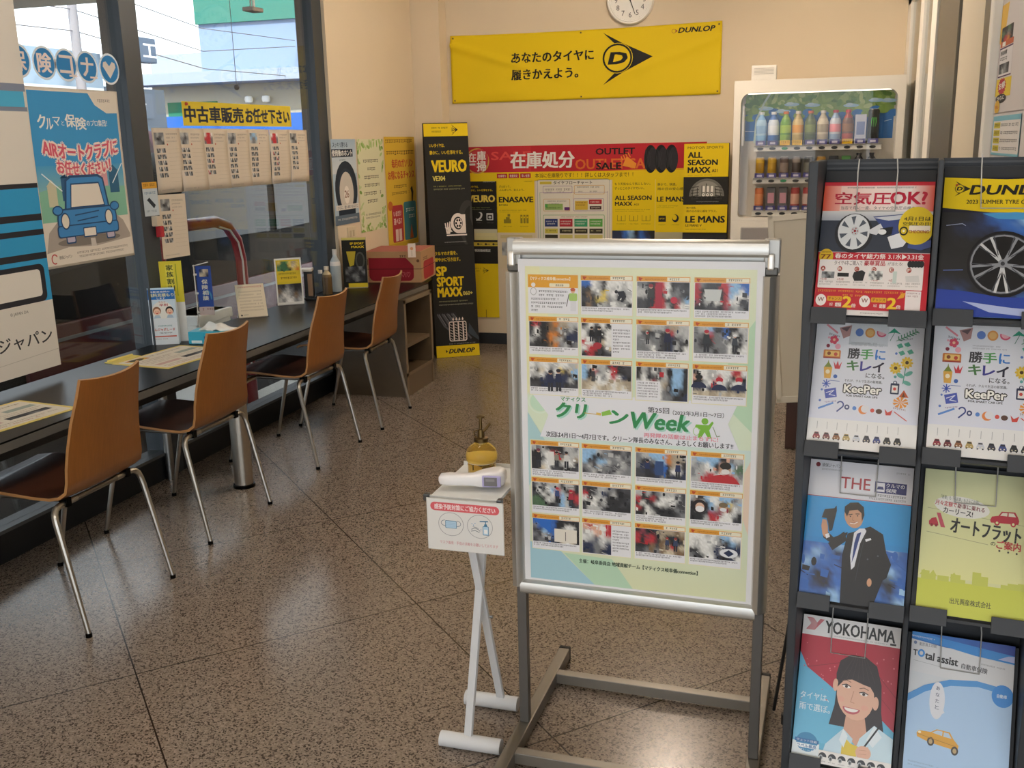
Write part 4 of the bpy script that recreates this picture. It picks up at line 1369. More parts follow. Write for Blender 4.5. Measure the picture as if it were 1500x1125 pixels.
# ------------------------------------------------------------------ poster in the floor stand
A = Art(1300, 1900, .552, .8, '#e4e4e6', .0008)
A.rect(40, 40, 1262, 1868, '#d9e6cc')
A.grad(40, 40, 1262, 700, '#e2e6c4', '#cfe6cc'); A.grad(40, 1000, 1262, 1868, '#cfe2da', '#dadfb8')
A.poly([(40, 40), (120, 40), (200, 500), (40, 760)], '#e6e4b4'); A.poly([(1262, 300), (1262, 900), (1060, 700), (1180, 420)], '#bcdcbc')
A.circ(110, 800, 54, '#c4e2c8'); A.oring(110, 800, 62, 62, 8, '#dcecd8'); A.poly([(40, 860), (150, 1040), (40, 1300)], '#acd0d4'); A.poly([(40, 1640), (220, 1680), (420, 1868), (40, 1868)], '#a4cbd8'); A.poly([(420, 1868), (240, 1690), (520, 1700), (640, 1868)], '#b8d8bc'); A.poly([(1262, 1060), (1180, 1240), (1262, 1480)], '#e6d0bc')
XS = (56, 350, 650, 950)
WC = 278
YS = (84, 314, 542, 1024, 1244, 1466)
PICS = ['', 'bbwlkwwwlw/dkwlkwlwlw/ktdlylwkkl/ddkyyglkkw/ktdklgwllk', 'ggdkrrwkddk/lldkrrwkgdd/llkkrkwggdk/ddkkrrkkmgs/ddkrrrlkrwl', 'rgdddrrssbb/rkkkkkrsswb/rkwwlkrswwl/mklkwkrwwkd/kkdddkmglgk',
        'krkktoccll/dwkkttlkld/dwkkootgnn/lkdkoclknn/dkkktogldg', 'kwkwk/wkkkw/wkkkw/rwkew/wrrkl/krkkd', 'lcclllgccll/ldkkgkkrlll/ggdggdnnkgl/gglggdnnldk/gggwgdnnlkw', 'gllsddbkkll/ggkrggbkwkl/gdkkgglkwkl/gdkkgggwdkw/ggggkggwkww',
        'wlwwllwwll/wkewkwykes/llwnkwnnks/kknnnnnnlk/ddknnnnkdd', 'slwlldrkdd/skrglwrkkd/skkwgwrwnk/ccewwcwecc/cewecewewc', 'kldwdlkssk/kwkdklkssk/wwwrwckssk/wwwwwgksdk/wwwwwggkkn', 'kwwllwwwrrw/pkwllrwlkpk/kklwrpwkwwn/nnwnnnlknnn/ececceecece',
        'lglkkkkllg/kklwrrkgll/kkdwwkcwlc/kklwwklwwk/kkewddklkd', 'ssslggddgd/sskkgggldg/sddsslggld/gldlggddlg/dgldgdglgg', 'gllsssoccl/gkngssocck/gnnkbbkcwk/dnknbbkwwn/ddkkngknkn', 'lssssskkgll/lglwskpksgf/gllwwkpkwff/gllrrwwrrlg/llrrrrrrrrl',
        'dldlllkllk/kwkwsrlkrk/dkwkwmslkr/ffkwlkslkr/fffkkdslkd', 'dkdllggkdd/rkdlnklkkk/wkwllkkkkd/kwwklkkkdk/dllldkkkkk', 'lklkglllgd/rkkrkwwwld/kwkkwwlwkd/rkwkkkkkgd/kkwlkkkkdg', 'lkkswwlssgl/kpwkswlkyls/kwwkslmptwl/kkkkrmmwwlk/kkklrrwwwdk',
        'bsbbbkkkkk/gbbbbkkwwk/ddsbbkwwlk/gdlgbkwlwk/dggdnkewek', 'prpwr/lwpwr/wlnwl/nngln/dngdn', 'kmkkdccctc/rkmrkckkkt/rkrrkttknk/kkktdterte/ddgtgteett', 'wwwlwlssww/wlwwwlgksg/wlwwlnnnnn/kkwwlnwwnn/gdkwwnkknw']
CAP = '#3a3a3e'
A.poly([(60, 742), (1190, 742), (1140, 860), (1200, 1000), (110, 1000), (160, 870)], '#e4e6ec')
for i in range(24):
    x, y = XS[i % 4], YS[i // 4]
    A.rect(x - 4, y - 4, x + WC + 4, y + 216, '#e4e0b8'); A.rect(x, y, x + WC, y + 212, '#e6e6ea')
    if i == 0:
        A.rect(x, y, x + WC, y + 70, '#e0a02c'); A.tb(x + 16, y + 12, x + 236, y + 30, '【マティクス岐阜儀connection】', '#f6ecd4', .02); A.rrect(x + 120, y + 46, x + 232, y + 66, 5, '#f0e6c4'); A.tb(x + 154, y + 50, x + 198, y + 62, '連絡会議', '#5a4a24')
        for k, (a, b) in enumerate(((60, 220), (60, 200), (16, 170), (16, 210), (16, 206), (16, 52))):
            A.gk(x + a, y + 86 + 21 * k, x + b, 11, CAP)
        A.circ(x + 30, y + 56, 12, '#ece4dc'); A.oring(x + 30, y + 92, 16, 20, 3, '#a8a8a4')
        A.circ(x + 250, y + 86, 12, '#e0b890'); A.ell(x + 250, y + 78, 14, 9, '#b85a3c'); A.rrect(x + 228, y + 98, x + 274, y + 140, 8, '#a8c86c'); A.rect(x + 236, y + 140, x + 268, y + 196, '#dcdce0'); A.line([(x + 228, y + 106), (x + 214, y + 170)], 4, '#4a4a44')
        continue
    A.rect(x, y, x + WC, y + 26, '#dc9c3c'); A.poly([(x + 10, y + 4), (x + 34, y + 8), (x + 26, y + 14), (x + 22, y + 24), (x + 12, y + 18)], '#b84a24'); A.tb(x + 44, y + 8, x + 150, y + 20, 'apollostation', '#b8701c', .02)
    A.rect(x + 160, y + 3, x + WC - 3, y + 23, '#ece6d0'); A.gk(x + 172, y + 7, x + 240, 12, '#6a5a3c')
    if i in (5, 21):
        A.photo(x + 3, y + 28, x + 166, y + 208, PICS[i], detail=26)
        for k in range(8):
            A.gk(x + 174, y + 58 + 17 * k, x + (268 if k % 4 != 3 else 210), 9, CAP)
    elif i == 10:
        A.photo(x + 3, y + 28, x + WC - 3, y + 208, PICS[i], detail=26); A.rect(x + 3, y + 104, x + 130, y + 208, '#e6e6ea')
        for k in range(6):
            A.gk(x + 10, y + 112 + 15 * k, x + 120, 8, CAP)
    else:
        A.photo(x + 3, y + 28, x + WC - 3, y + 168, PICS[i], detail=30)
        for k in range(2 + (i % 3 == 0)):
            A.gk(x + 8, y + 174 + 12 * k, x + (262 if k == 0 else 170 + 7 * (i % 9)), 8, CAP)
# a few sharper figures inside the photographs
def man(x, y, s, top, hat=None, leg='#2a2c34', skin='#c09880'):
    A.poly([(x - 9 * s, y + 8 * s), (x + 9 * s, y + 8 * s), (x + 12 * s, y + 38 * s), (x - 12 * s, y + 38 * s)], top)
    A.rect(x - 9 * s, y + 36 * s, x - 1 * s, y + 66 * s, leg); A.rect(x + 1 * s, y + 36 * s, x + 9 * s, y + 66 * s, leg)
    A.circ(x, y, 7 * s, skin, 12)
    A.ell(x, y - 3 * s, 8 * s, 6 * s, hat or '#1c1a1a', 12)
def cell(i):
    return XS[i % 4], YS[i // 4]
x, y = cell(1); A.poly([(x + 196, y + 84), (x + 232, y + 78), (x + 246, y + 110), (x + 226, y + 140), (x + 216, y + 138), (x + 222, y + 112), (x + 204, y + 134), (x + 196, y + 128), (x + 206, y + 104)], '#1e2026'); A.circ(x + 192, y + 84, 9, '#1e1c1c')
x, y = cell(2); man(x + 76, y + 52, 1.6, '#3a3a38', '#8a3038'); A.rect(x + 100, y + 34, x + 134, y + 164, '#a8283c'); A.circ(x + 196, y + 122, 18, '#c02c44')
x, y = cell(3); A.poly([(x + 50, y + 60), (x + 140, y + 60), (x + 130, y + 120), (x + 62, y + 120)], '#c8ccca')
x, y = cell(5); man(x + 58, y + 56, 1.1, '#15161a'); man(x + 100, y + 54, 1.2, '#15161a'); A.ell(x + 90, y + 150, 24, 18, '#a8303c')
x, y = cell(6); man(x + 60, y + 72, .9, '#4a4a48', '#a83038'); man(x + 166, y + 58, 1.6, '#1e2440', '#b02c3c')
x, y = cell(7); man(x + 68, y + 56, 1.6, '#2a3036', '#b02c3c'); man(x + 212, y + 72, 1.3, '#3a4048', '#e0e0e0')
x, y = cell(8); man(x + 120, y + 84, 1.6, '#1e2848', '#2a2a34'); man(x + 166, y + 76, 1.7, '#1e2848', '#26262c')
x, y = cell(9); man(x + 66, y + 56, 1.0, '#3a3a40', '#8a4a3c')
x, y = cell(11)
for dx, dy, hc in ((34, 76, '#1c1c1c'), (140, 86, '#b82c3c'), (240, 82, '#b82c3c')):
    A.ell(x + dx, y + dy + 50, 40, 32, '#232c4a', a0=180, a1=360); A.circ(x + dx, y + dy, 17, '#c89c84'); A.ell(x + dx, y + dy - 8, 19, 13, hc); A.ell(x + dx, y + dy + 9, 15, 9, '#26262a' if dx < 60 else '#dcdcdc')
x, y = cell(12); man(x + 44, y + 58, 1.5, '#1c1e24', '#6a3040'); man(x + 150, y + 66, 1.2, '#8a8478'); man(x + 206, y + 64, 1.3, '#d0d0cc'); A.rect(x + 100, y + 60, x + 134, y + 140, '#dcdcd8')
x, y = cell(14); man(x + 66, y + 74, 1.2, '#22305a'); man(x + 232, y + 74, 1.3, '#22305a'); A.rect(x + 110, y + 70, x + 154, y + 150, '#2c4878')
x, y = cell(15); A.poly([(x + 90, y + 168), (x + 110, y + 130), (x + 160, y + 120), (x + 230, y + 130), (x + 262, y + 168)], '#b82c34'); A.circ(x + 184, y + 88, 28, '#c09a80'); A.ell(x + 184, y + 70, 30, 20, '#2a241e'); A.ell(x + 184, y + 102, 22, 15, '#e4e0dc')
x, y = cell(16); man(x + 150, y + 60, 1.2, '#3a4a7a', '#b03848'); man(x + 230, y + 70, 1.3, '#a83040', '#b83040')
x, y = cell(19); A.circ(x + 52, y + 90, 40, '#241c1e'); A.circ(x + 54, y + 92, 24, '#dab49c'); A.ell(x + 54, y + 104, 24, 18, '#e8e6e6'); A.circ(x + 178, y + 84, 22, '#c8a080'); A.ell(x + 178, y + 72, 24, 14, '#7a6a50'); A.ell(x + 178, y + 98, 18, 11, '#e0e0e4')
x, y = cell(20); A.poly([(x + 3, y + 28), (x + 110, y + 28), (x + 110, y + 110), (x + 40, y + 60)], '#2f6cc4'); A.rect(x + 130, y + 80, x + 262, y + 160, '#e4ded2'); A.line([(x + 196, y + 96), (x + 196, y + 150)], 4, '#5a5a54')
x, y = cell(22); man(x + 180, y + 76, 1.0, '#3a4460', '#a03838'); man(x + 226, y + 74, 1.1, '#3a4460', '#8a3434')
x, y = cell(23); A.ell(x + 214, y + 126, 48, 26, '#dfe2e6'); A.poly([(x + 186, y + 126), (x + 214, y + 106), (x + 242, y + 126), (x + 214, y + 146)], '#22304e')
# title band
GR = '#2f8a50'
A.tb(232, 758, 372, 784, 'マティクス', GR, .03); A.text(206, 800, 'クリ', 86, '#a8d8cc', .07, shear=.15, fw=166); A.tb(200, 794, 366, 878, 'クリ', GR, .05, shear=.15)
A.line([(368, 846), (440, 850)], 4, '#c8a858'); A.line([(436, 846), (456, 848)], 14, '#d8b860'); A.poly([(462, 836), (508, 820), (520, 846), (464, 858)], '#8ac04c'); A.tb(506, 822, 600, 898, 'ン', GR, .05, shear=.15)
A.text(616, 832, 'Week', 92, '#a8d8cc', .045, shear=.2, fw=326); A.tb(608, 824, 932, 916, 'Week', GR, .04, shear=.2)
A.circ(1020, 852, 18, '#7ab83c'); A.poly([(996, 872), (1040, 872), (1058, 850), (1066, 858), (1044, 900), (1056, 944), (1040, 948), (1020, 912), (1000, 948), (984, 944), (996, 900), (968, 884), (974, 872)], '#7ab83c'); A.oring(976, 910, 16, 22, 3, '#9cc870'); A.line([(1062, 880), (1084, 934), (1100, 928)], 4, '#8a9a7a')
A.tb(716, 790, 830, 822, '第25回', '#4a4a4c', .02); A.tb(850, 800, 1118, 828, '（2023年3月1日～7日）', '#4a4a4c', .01)
A.tb(696, 936, 1090, 962, '再発隊の活動は止まらずに!', '#e29aa8', .04)
A.tb(146, 966, 1170, 998, '次回は4月1日～4月7日です。クリーン隊長のみなさん、よろしくお願いします!!', '#3a3a3e', .02)
A.tb(330, 1716, 1000, 1742, '主催：岐阜委員会 地域貢献チーム【マティクス岐阜儀connection】', '#3a4a3c', .03)
p = A.build('event_poster', mat('poster_film', .22, spec=.5, noise=.0))
place(p, (-.369, 2.178, .445), 0, 0, -1.2)
tag(p, 'large event poster of small photographs with green title, in the silver stand', 'poster')
# ------------------------------------------------------------------ far wall
BL, BK0 = '#1c1c1c', '#201f1d'
# yellow cloth banner
A = Art(1310, 335, 1.95, .476, YEL, .001)
A.tb(312, 96, 716, 146, 'あなたのタイヤに', BL, .035); A.tb(310, 180, 640, 230, '履きかえよう。', BL, .035)
d_mark(A, 830, 145, 68)
A.text(1112, 18, 'DUNLOP', 24, BL, .05, fw=162, shear=.3)
A.oring(1092, 32, 9, 9, 2, '#a8603c'); A.poly([(1100, 24), (1110, 32), (1100, 40)], '#a8603c')
for x, y in ((14, 14), (1296, 14), (14, 321), (1296, 321), (655, 12), (655, 323)):
    A.circ(x, y, 5, '#a89040'); A.circ(x, y, 2.5, '#3a3420')
def cloth(x, y, z):
    u = (x + .975) / 1.95
    v = z / .476
    e1 = v - (.86 - 1.25 * u)           # fold running from the top left corner
    e2 = v - (-.55 + 1.35 * u)
    d = .022 * math.exp(-(e1 / .05) ** 2) * max(0, 1 - u * 1.6) + .016 * math.exp(-(e2 / .07) ** 2) * max(0, (u - .45) * 1.6)
    d += .005 * math.sin(u * 9 + v * 3) * (1 - abs(2 * v - 1)) + .008 * math.exp(-((v - .12) / .09) ** 2) * math.exp(-((u - .2) / .1) ** 2)
    sag = -.018 * (4 * u * (1 - u)) ** 1 * (v ** 2) * .6
    return (x, y - d - .004, z + sag)
b = A.build('banner', mat('banner_cloth', .7, spec=.3), warp=cloth, cuts=110, eps=.0005)
place(b, (-1.624, YW - .006, 1.802), 0, 0, 0)
tag(b, 'long yellow cloth banner with black arrow emblem high on far wall', 'banner')

# clock
t = thing('wall_clock', 'round white wall clock partly cut by the top of the picture', 'clock', (-1.272, YW, 2.445))
MX = Matrix.Rotation(PI / 2, 4, 'X')
m_ = MB('#efece4'); m_.lathe([(.15, 0), (.163, .01), (.163, .03), (.155, .042), (.145, .042), (.142, .03), (0, .03)], seg=48, M=MX)
m_.build('case', GLOSSY, t)
A = Art(200, 200, .28, .28, '#efece4')
for k in range(1, 13):
    a = R(k * 30)
    A.text(100 + 70 * math.sin(a), 100 - 70 * math.cos(a) - 12, str(k), 24, '#5c5c5a', .0, al='c')
for k in range(60):
    a = R(k * 6)
    A.circ(100 + 94 * math.sin(a), 100 - 94 * math.cos(a), .7 if k % 5 else 1.2, '#9a9a98', 6)
p = A.build('dial', PAPER, t); p.location = (0, -.031, -.14)
bm = bmesh.new(); bm.from_mesh(p.data); bm.verts.ensure_lookup_table()
bmesh.ops.delete(bm, geom=[bm.verts[i] for i in range(8)], context='VERTS')
bm.to_mesh(p.data); bm.free()
m_ = MB('#2a2a2a')
for a, L, w in ((R(-55), .07, .004), (R(160), .1, .003)):
    m_.tube([(0, -.037, 0), (L * math.sin(a), -.037, L * math.cos(a))], [w, w * .5], seg=6)
m_.cyl((0, -.034, 0), (0, -.041, 0), .007)
m_.build('hands', PAINT, t)

def on_back(A, name, xl, zb, label, cat='poster', mt=None, dy=.004, ry=0, group=None):
    o = A.build(name, mt or PAPER)
    place(o, (xl + A.w / 2, YW - dy, zb), 0, ry, 0)
    return tag(o, label, cat, group)

# red stock clearance banner
A = Art(1060, 150, 1.775, .252, '#b3252f')
A.grad(0, 0, 300, 110, '#a82430', '#c03038', False)
A.tb(118, 24, 300, 58, 'SALE', '#d8524a', .03); A.tb(500, 62, 860, 104, 'OUTLET SALE', '#d06a2c', .03)
A.rect(0, 112, 1060, 150, YEL); A.poly([(640, 112), (1060, 112), (1060, 104), (860, 106)], '#d8a024')
A.circ(52, 62, 56, '#c8a04c'); A.circ(52, 62, 50, '#b02a34'); A.circ(62, 52, 42, '#bc3a40')
A.tb(10, 26, 46, 66, '在', WHT, .03); A.tb(52, 18, 92, 60, '庫', WHT, .03); A.tb(10, 72, 42, 80, '一', WHT, .04); A.tb(50, 62, 92, 106, '掃', WHT, .03)
A.tb(208, 26, 494, 96, '在庫処分', WHT, .035)
A.tb(590, 18, 758, 44, 'OUTLET', '#241a1a', .05); A.tb(592, 78, 700, 106, 'SALE', '#241a1a', .05)
A.poly([(706, 92), (724, 52), (766, 84), (760, 104)], '#dc9030')
for k in range(4):
    A.line([(700 + 10 * k, 54 - 5 * k), (706 + 11 * k, 68 - 4 * k)], 4, '#dc9030')
for k in range(3):
    x = 826 + 44 * k
    A.ell(x, 66, 28, 58, '#17171a'); A.ell(x + 8, 66, 20, 48, '#2c2c30')
    for q in range(5):
        A.line([(x - 22 + q * 6, 24 + 4 * q), (x - 26 + q * 6, 66), (x - 22 + q * 6, 108 - 4 * q)], 1.6, '#3c3c40')
for k in range(3):
    A.rect(142 + 54 * k, 118, 190 + 54 * k, 138, '#a8242c'); A.tb(148 + 54 * k, 122, 184 + 54 * k, 134, ('在庫限り', '数量限定', '早い者勝')[k], WHT)
A.tb(318, 118, 752, 138, '本当に在庫限りです！！！詳しくはスタッフまで！！', '#3a2c10', .01)
on_back(A, 'sale_banner', -2.508, 1.236, 'long red and yellow stock clearance banner with three black tyres', 'banner')

def drive(A, x, y, s, c):                      # little tyre pictogram
    A.circ(x, y, 16 * s, c); A.circ(x, y, 9 * s, BK0 if c != BK0 else YEL)
    A.circ(x, y, 4 * s, c)
    A.line([(x - 34 * s, y + 18 * s), (x + 16 * s, y + 18 * s)], 3 * s, c)
    for k in range(3):
        A.line([(x - 34 * s + 8 * s * k, y + 12 * s), (x - 24 * s + 8 * s * k, y - 8 * s + 3 * s * k)], 4 * s, c)
# black tyre poster
A = Art(150, 400, .27, .66, BK0)
A.gk(92, 6, 144, 4, '#c9c9c4')
A.tb(28, 24, 70, 34, 'いいタイヤは、', YEL, .02); A.tb(28, 40, 132, 50, '静かに、いい仕事をする。', YEL, .02)
A.tb(24, 68, 140, 98, 'VEURO', '#e6cc5a', .06); A.gk(24, 122, 120, 4, '#8a9a4a'); A.gk(24, 130, 130, 3, '#8a8a6a')
A.ell(70, 162, 12, 20, '#d8d8d4', rot=30); A.ell(66, 160, 9, 15, BK0, rot=30); A.rect(56, 178, 82, 182, '#d8d8d4')
A.rrect(102, 148, 132, 180, 3, '#c9c9c4'); A.rrect(107, 156, 127, 176, 2, BK0); A.circ(117, 166, 6, '#c9c9c4'); A.gk(60, 190, 84, 4, '#6a6a64'); A.gk(104, 190, 132, 4, '#6a6a64')
A.grad(46, 220, 148, 270, '#c8c4ac', '#d8ca8a'); A.rect(52, 238, 140, 252, '#d8cc98')
A.rect(40, 280, 148, 298, '#c8b040')
for k in range(3):
    A.circ(62 + 34 * k, 289, 5, '#3a3420'); A.line([(68 + 34 * k, 289), (80 + 34 * k, 289)], 3, '#3a3420')
A.tb(46, 312, 116, 324, '特別価格限定', '#d8d8d4', .02)
on_back(A, 'tyre_poster', -2.545, .585, 'narrow black tyre poster on far wall just right of the tall black tower', group='tyre posters on the far wall')
# yellow folded card below it
A = Art(100, 205, .202, .413, YEL)
A.gk(4, 16, 30, 5, '#8a7a1c'); A.gk(4, 26, 26, 4, '#8a7a1c'); d_mark(A, 46, 26, 7, '#4a4214'); A.line([(48, 176), (48, 205)], 2, '#6a5c14')
on_back(A, 'yellow_card', -2.478, .208, 'blank yellow card with small arrow emblem hanging low on far wall', 'card', dy=.012)
# yellow economy poster
A = Art(178, 400, .296, .66, YEL)
A.gk(130, 6, 170, 4, '#6a5c1c')
A.tb(14, 24, 66, 34, 'がんばって、', BL, .01); A.tb(14, 40, 130, 50, 'ふんばって、支えよう。', BL, .01); A.tb(12, 76, 170, 100, 'ENASAVE', BL, .06); A.tb(12, 108, 52, 116, 'EC204', BL, .02); A.gk(12, 134, 140, 4, '#7a6c1c'); A.gk(12, 142, 110, 3, '#7a6c1c')
IC = '#8a7a20'
A.rect(32, 176, 66, 194, IC); A.rect(42, 166, 60, 178, IC); A.rect(50, 152, 62, 164, IC)
for k in range(3):
    A.rect(110 + 14 * k, 156, 120 + 14 * k, 194, IC); A.rect(112 + 14 * k, 164, 118 + 14 * k, 170, YEL)
A.gk(30, 206, 70, 4, IC); A.gk(108, 206, 148, 4, IC)
A.rect(0, 236, 178, 400, '#d9c9a8'); A.rect(14, 246, 164, 262, '#cdbb8a'); A.photo(20, 280, 110, 340, 'lgll/gwwg/lggl', .1)
on_back(A, 'tyre_poster', -2.278, .585, 'yellow tyre poster on far wall, left of the white flow chart', group='tyre posters on the far wall')
# flow chart
A = Art(390, 420, .562, .62, '#dcd6c6')
A.rrect(6, 4, 384, 416, 10, '#a8a49c'); A.rrect(9, 7, 381, 413, 9, '#dcd6c6')
A.tb(92, 12, 292, 30, 'タイヤフローチャート', '#2a2824', .02); A.rrect(20, 14, 82, 28, 3, '#c8b43c')
PU, GN, OR = '#8a6a9a', '#4f9a4a', '#c89440'
for x0, y0, x1, y1, c in ((36, 36, 190, 72, PU), (200, 34, 356, 78, OR), (38, 100, 178, 160, OR), (196, 98, 352, 160, PU), (36, 178, 356, 300, GN)):
    A.rrect(x0, y0, x1, y1, 5, c); A.rrect(x0 + 2, y0 + 2, x1 - 2, y1 - 2, 4, '#dcd6c6')
A.gk(46, 50, 180, 9, '#5a5850'); A.gk(214, 40, 330, 7, '#5a5850'); A.gk(52, 64, 84, 5, '#5a5850'); A.gk(110, 64, 150, 5, '#5a5850'); A.gk(222, 62, 244, 6, '#5a5850'); A.gk(280, 62, 320, 6, '#5a5850')
A.line([(20, 68), (372, 68)], 1.6, PU); A.line([(20, 68), (20, 400)], 1.6, GN); A.line([(372, 64), (372, 400)], 1.6, PU); A.line([(196, 60), (196, 100)], 1.6, OR)
A.gk(60, 108, 160, 6, '#5a5850'); A.rect(46, 124, 140, 154, '#8aa85c'); A.gk(52, 140, 130, 7, '#3a4a2c'); A.rect(46, 126, 60, 140, GN); A.gk(70, 122, 120, 5, '#3a4a2c'); A.rrect(148, 140, 176, 156, 3, '#5a2a6a')
A.rect(204, 110, 270, 154, '#c8a83c'); A.gk(208, 116, 262, 6, '#6a4a1c'); A.gk(208, 128, 258, 6, '#6a4a1c'); A.rect(276, 104, 342, 126, '#b03038'); A.gk(284, 112, 330, 7, '#e8d8cc'); A.rect(280, 136, 340, 152, '#4a3430'); A.gk(288, 141, 332, 6, '#d8ccbc')
for k, c in enumerate(('#2c3a6c', '#b0303c', '#3f9a6c', '#5aa048')):
    A.rect(44 + 78 * k, 198, 112 + 78 * k, 236, c); A.gk(50 + 78 * k, 208, 106 + 78 * k, 6, '#e4e0d4'); A.gk(50 + 78 * k, 220, 100 + 78 * k, 6, '#e4e0d4')
    A.rect(44 + 78 * k, 246, 112 + 78 * k, 270, '#c8bc4c' if k == 0 else '#3a3626'); A.gk(52 + 78 * k, 254, 104 + 78 * k, 7, '#5a5424' if k == 0 else '#c8c090')
    A.rect(44 + 78 * k, 276, 112 + 78 * k, 298, '#3a3626' if k == 0 else '#c8bc6c')
    A.rect(44 + 78 * k, 320, 112 + 78 * k, 380, '#c8c4b8')
A.gk(130, 186, 270, 5, '#8a5a50')
on_back(A, 'flow_chart', -1.97, .63, 'white tyre selection flow chart with coloured boxes on far wall', 'poster')
# two more yellow posters
A = Art(214, 400, .31, .62, YEL)
A.tb(12, 16, 190, 28, 'もう天気なんて気にしない。', BL, .01); A.tb(12, 36, 160, 48, 'ずっとこのタイヤでいい。', BL, .01); A.tb(14, 76, 196, 96, 'ALL SEASON', BL, .05); A.tb(14, 104, 100, 122, 'MAXX', BL, .05); A.tb(108, 112, 134, 121, 'AS1', BL, .02); A.gk(14, 138, 190, 4, '#7a6c1c'); A.gk(14, 146, 160, 3, '#7a6c1c')
for k in range(3):
    A.line([(26 + 62 * k, 166), (26 + 62 * k, 192), (66 + 62 * k, 192), (66 + 62 * k, 166)], 2.4, IC); A.line([(46 + 62 * k, 170), (46 + 62 * k, 192)], 4, IC); A.gk(22 + 62 * k, 204, 70 + 62 * k, 4, IC)
A.photo(0, 236, 214, 400, 'nnbskbnk/nkkkkbbk/kkkggkkk/ggglllgg', .15)
on_back(A, 'tyre_poster', -1.4, .62, 'yellow tyre poster with blue car photo, right of the flow chart', group='tyre posters on the far wall')
A = Art(150, 400, .222, .62, YEL)
A.tb(10, 20, 100, 32, '静かで、快適。', BL, .01); A.tb(10, 40, 140, 52, '雨の日の安心感。', BL, .01); A.tb(8, 82, 140, 104, 'LE MANS', BL, .06); A.gk(8, 122, 110, 4, '#7a6c1c'); A.gk(8, 130, 90, 3, '#7a6c1c')
A.rect(16, 168, 52, 196, BL); A.gk(22, 178, 46, 7, YEL); A.ell(98, 180, 16, 18, BL); A.ell(94, 176, 11, 12, YEL); A.gk(16, 208, 50, 4, IC); A.gk(80, 208, 116, 4, IC); A.grad(0, 244, 150, 400, '#b0a888', '#6a6250')
on_back(A, 'tyre_poster', -1.088, .62, 'narrow yellow tyre poster half hidden by the right hand tower', group='tyre posters on the far wall')

# display towers
def tower(name, loc, rz, w, h, db, dt, lean, label, panels, body=BK0):
    t = thing(name, label, 'display', loc, rz, 'tyre display towers')
    m = MB(body)
    f0 = [(-w / 2, 0, 0), (w / 2, 0, 0), (w / 2, db, 0), (-w / 2, db, 0)]
    f1 = [(-w / 2, lean, h), (w / 2, lean, h), (w / 2, lean + dt, h), (-w / 2, lean + dt, h)]
    m.ring([f0, f1])
    m.build('body', MATTE, t, smooth=0)
    ang = math.degrees(math.atan2(lean, h))
    for z0, art, nm in panels:
        p = art.build(nm, PAPER, t)
        p.location = (0, lean * z0 / h - .002, z0)
        p.rotation_euler = (-R(ang), 0, 0)
    return t
W1 = .318
P1 = Art(330, 60, W1, .088, YEL)
P1.gk(60, 16, 180, 9, '#4a4214'); P1.gk(60, 34, 130, 9, '#4a4214'); d_mark(P1, 222, 30, 14)
P2 = Art(330, 600, W1, .765, BK0)
P2.tb(36, 36, 150, 56, 'いいタイヤは、', YEL, .02); P2.tb(36, 74, 282, 96, '静かに、いい仕事をする。', YEL, .02); P2.tb(46, 128, 304, 192, 'VEURO', YEL, .06); P2.tb(48, 214, 140, 240, 'VE304', '#d8c860', .04); P2.gk(50, 268, 260, 7, '#9a9a4a'); P2.gk(50, 284, 284, 7, '#9a9a6a')
P2.ell(318, 500, 90, 150, '#34332f', rot=-12, n=30); P2.ell(345, 520, 84, 140, BK0, rot=-12, n=30)
P2.poly([(318, 380), (330, 388), (330, 500), (312, 450)], '#3c3a36')
P2.circ(220, 478, 56, '#e4d6cc'); P2.circ(220, 478, 36, BK0); P2.circ(220, 478, 30, '#e4d6cc'); P2.rect(220, 520, 276, 534, '#e4d6cc'); P2.rect(236, 430, 276, 534, '#e4d6cc')
P2.circ(222, 478, 32, BK0); P2.circ(222, 478, 28, '#e4d6cc')
for k in range(6):
    P2.circ(222 + 18 * math.cos(R(60 * k)), 478 + 18 * math.sin(R(60 * k)), 7, BK0)
P2.rect(128, 540, 282, 548, '#e4d6cc')
for k in range(4):
    P2.line([(132 + 6 * k, 534), (122 + 18 * k, 478 - 4 * k)], 8, '#e4d6cc'); P2.line([(120 + 8 * k, 500), (156 + 5 * k, 524)], 4, '#e4d6cc')
P2.gk(110, 580, 280, 6, '#9a9a94')
P3 = Art(330, 600, W1, .715, BK0)
P3.tb(30, 30, 200, 54, 'クルマの才能を、', YEL, .02); P3.tb(30, 68, 220, 92, '鮮やかに引き出す。', YEL, .02); P3.tb(36, 122, 110, 176, 'SP', YEL, .07); P3.tb(36, 186, 236, 240, 'SPORT', YEL, .06); P3.tb(36, 250, 220, 304, 'MAXX', YEL, .06); P3.tb(228, 276, 300, 300, '060+', '#d8c860', .04); P3.gk(40, 330, 260, 7, '#a8a87a'); P3.gk(40, 350, 300, 7, '#a8a890')
P3.poly([(20, 400), (160, 400), (220, 500), (320, 640), (330, 500), (330, 600), (200, 560), (90, 500)], '#26262a')
for k in range(4):
    P3.line([(24 + 36 * k, 410), (70 + 40 * k, 480), (150 + 40 * k, 540 + 8 * k)], 12, '#55555a'); P3.line([(36 + 36 * k, 410), (84 + 40 * k, 480)], 5, '#7a7a7e')
P3.poly([(260, 470), (330, 560), (330, 580), (250, 530)], '#3c444c')
P3.rrect(104, 456, 240, 578, 14, '#e4d6cc'); P3.rrect(110, 462, 234, 572, 11, BK0)
for k in range(3):
    P3.rect(136 + 36 * k, 460, 146 + 36 * k, 574, '#e4d6cc')
for k in range(4):
    for q in range(6):
        P3.line([(114 + 36 * k, 474 + 17 * q), (132 + 36 * k, 482 + 17 * q)], 4, '#c8b8ae')
for k in range(4):
    P3.poly([(132 + 24 * k, 446), (140 + 24 * k, 430), (148 + 24 * k, 446), (140 + 24 * k, 452)], '#e4d6cc')
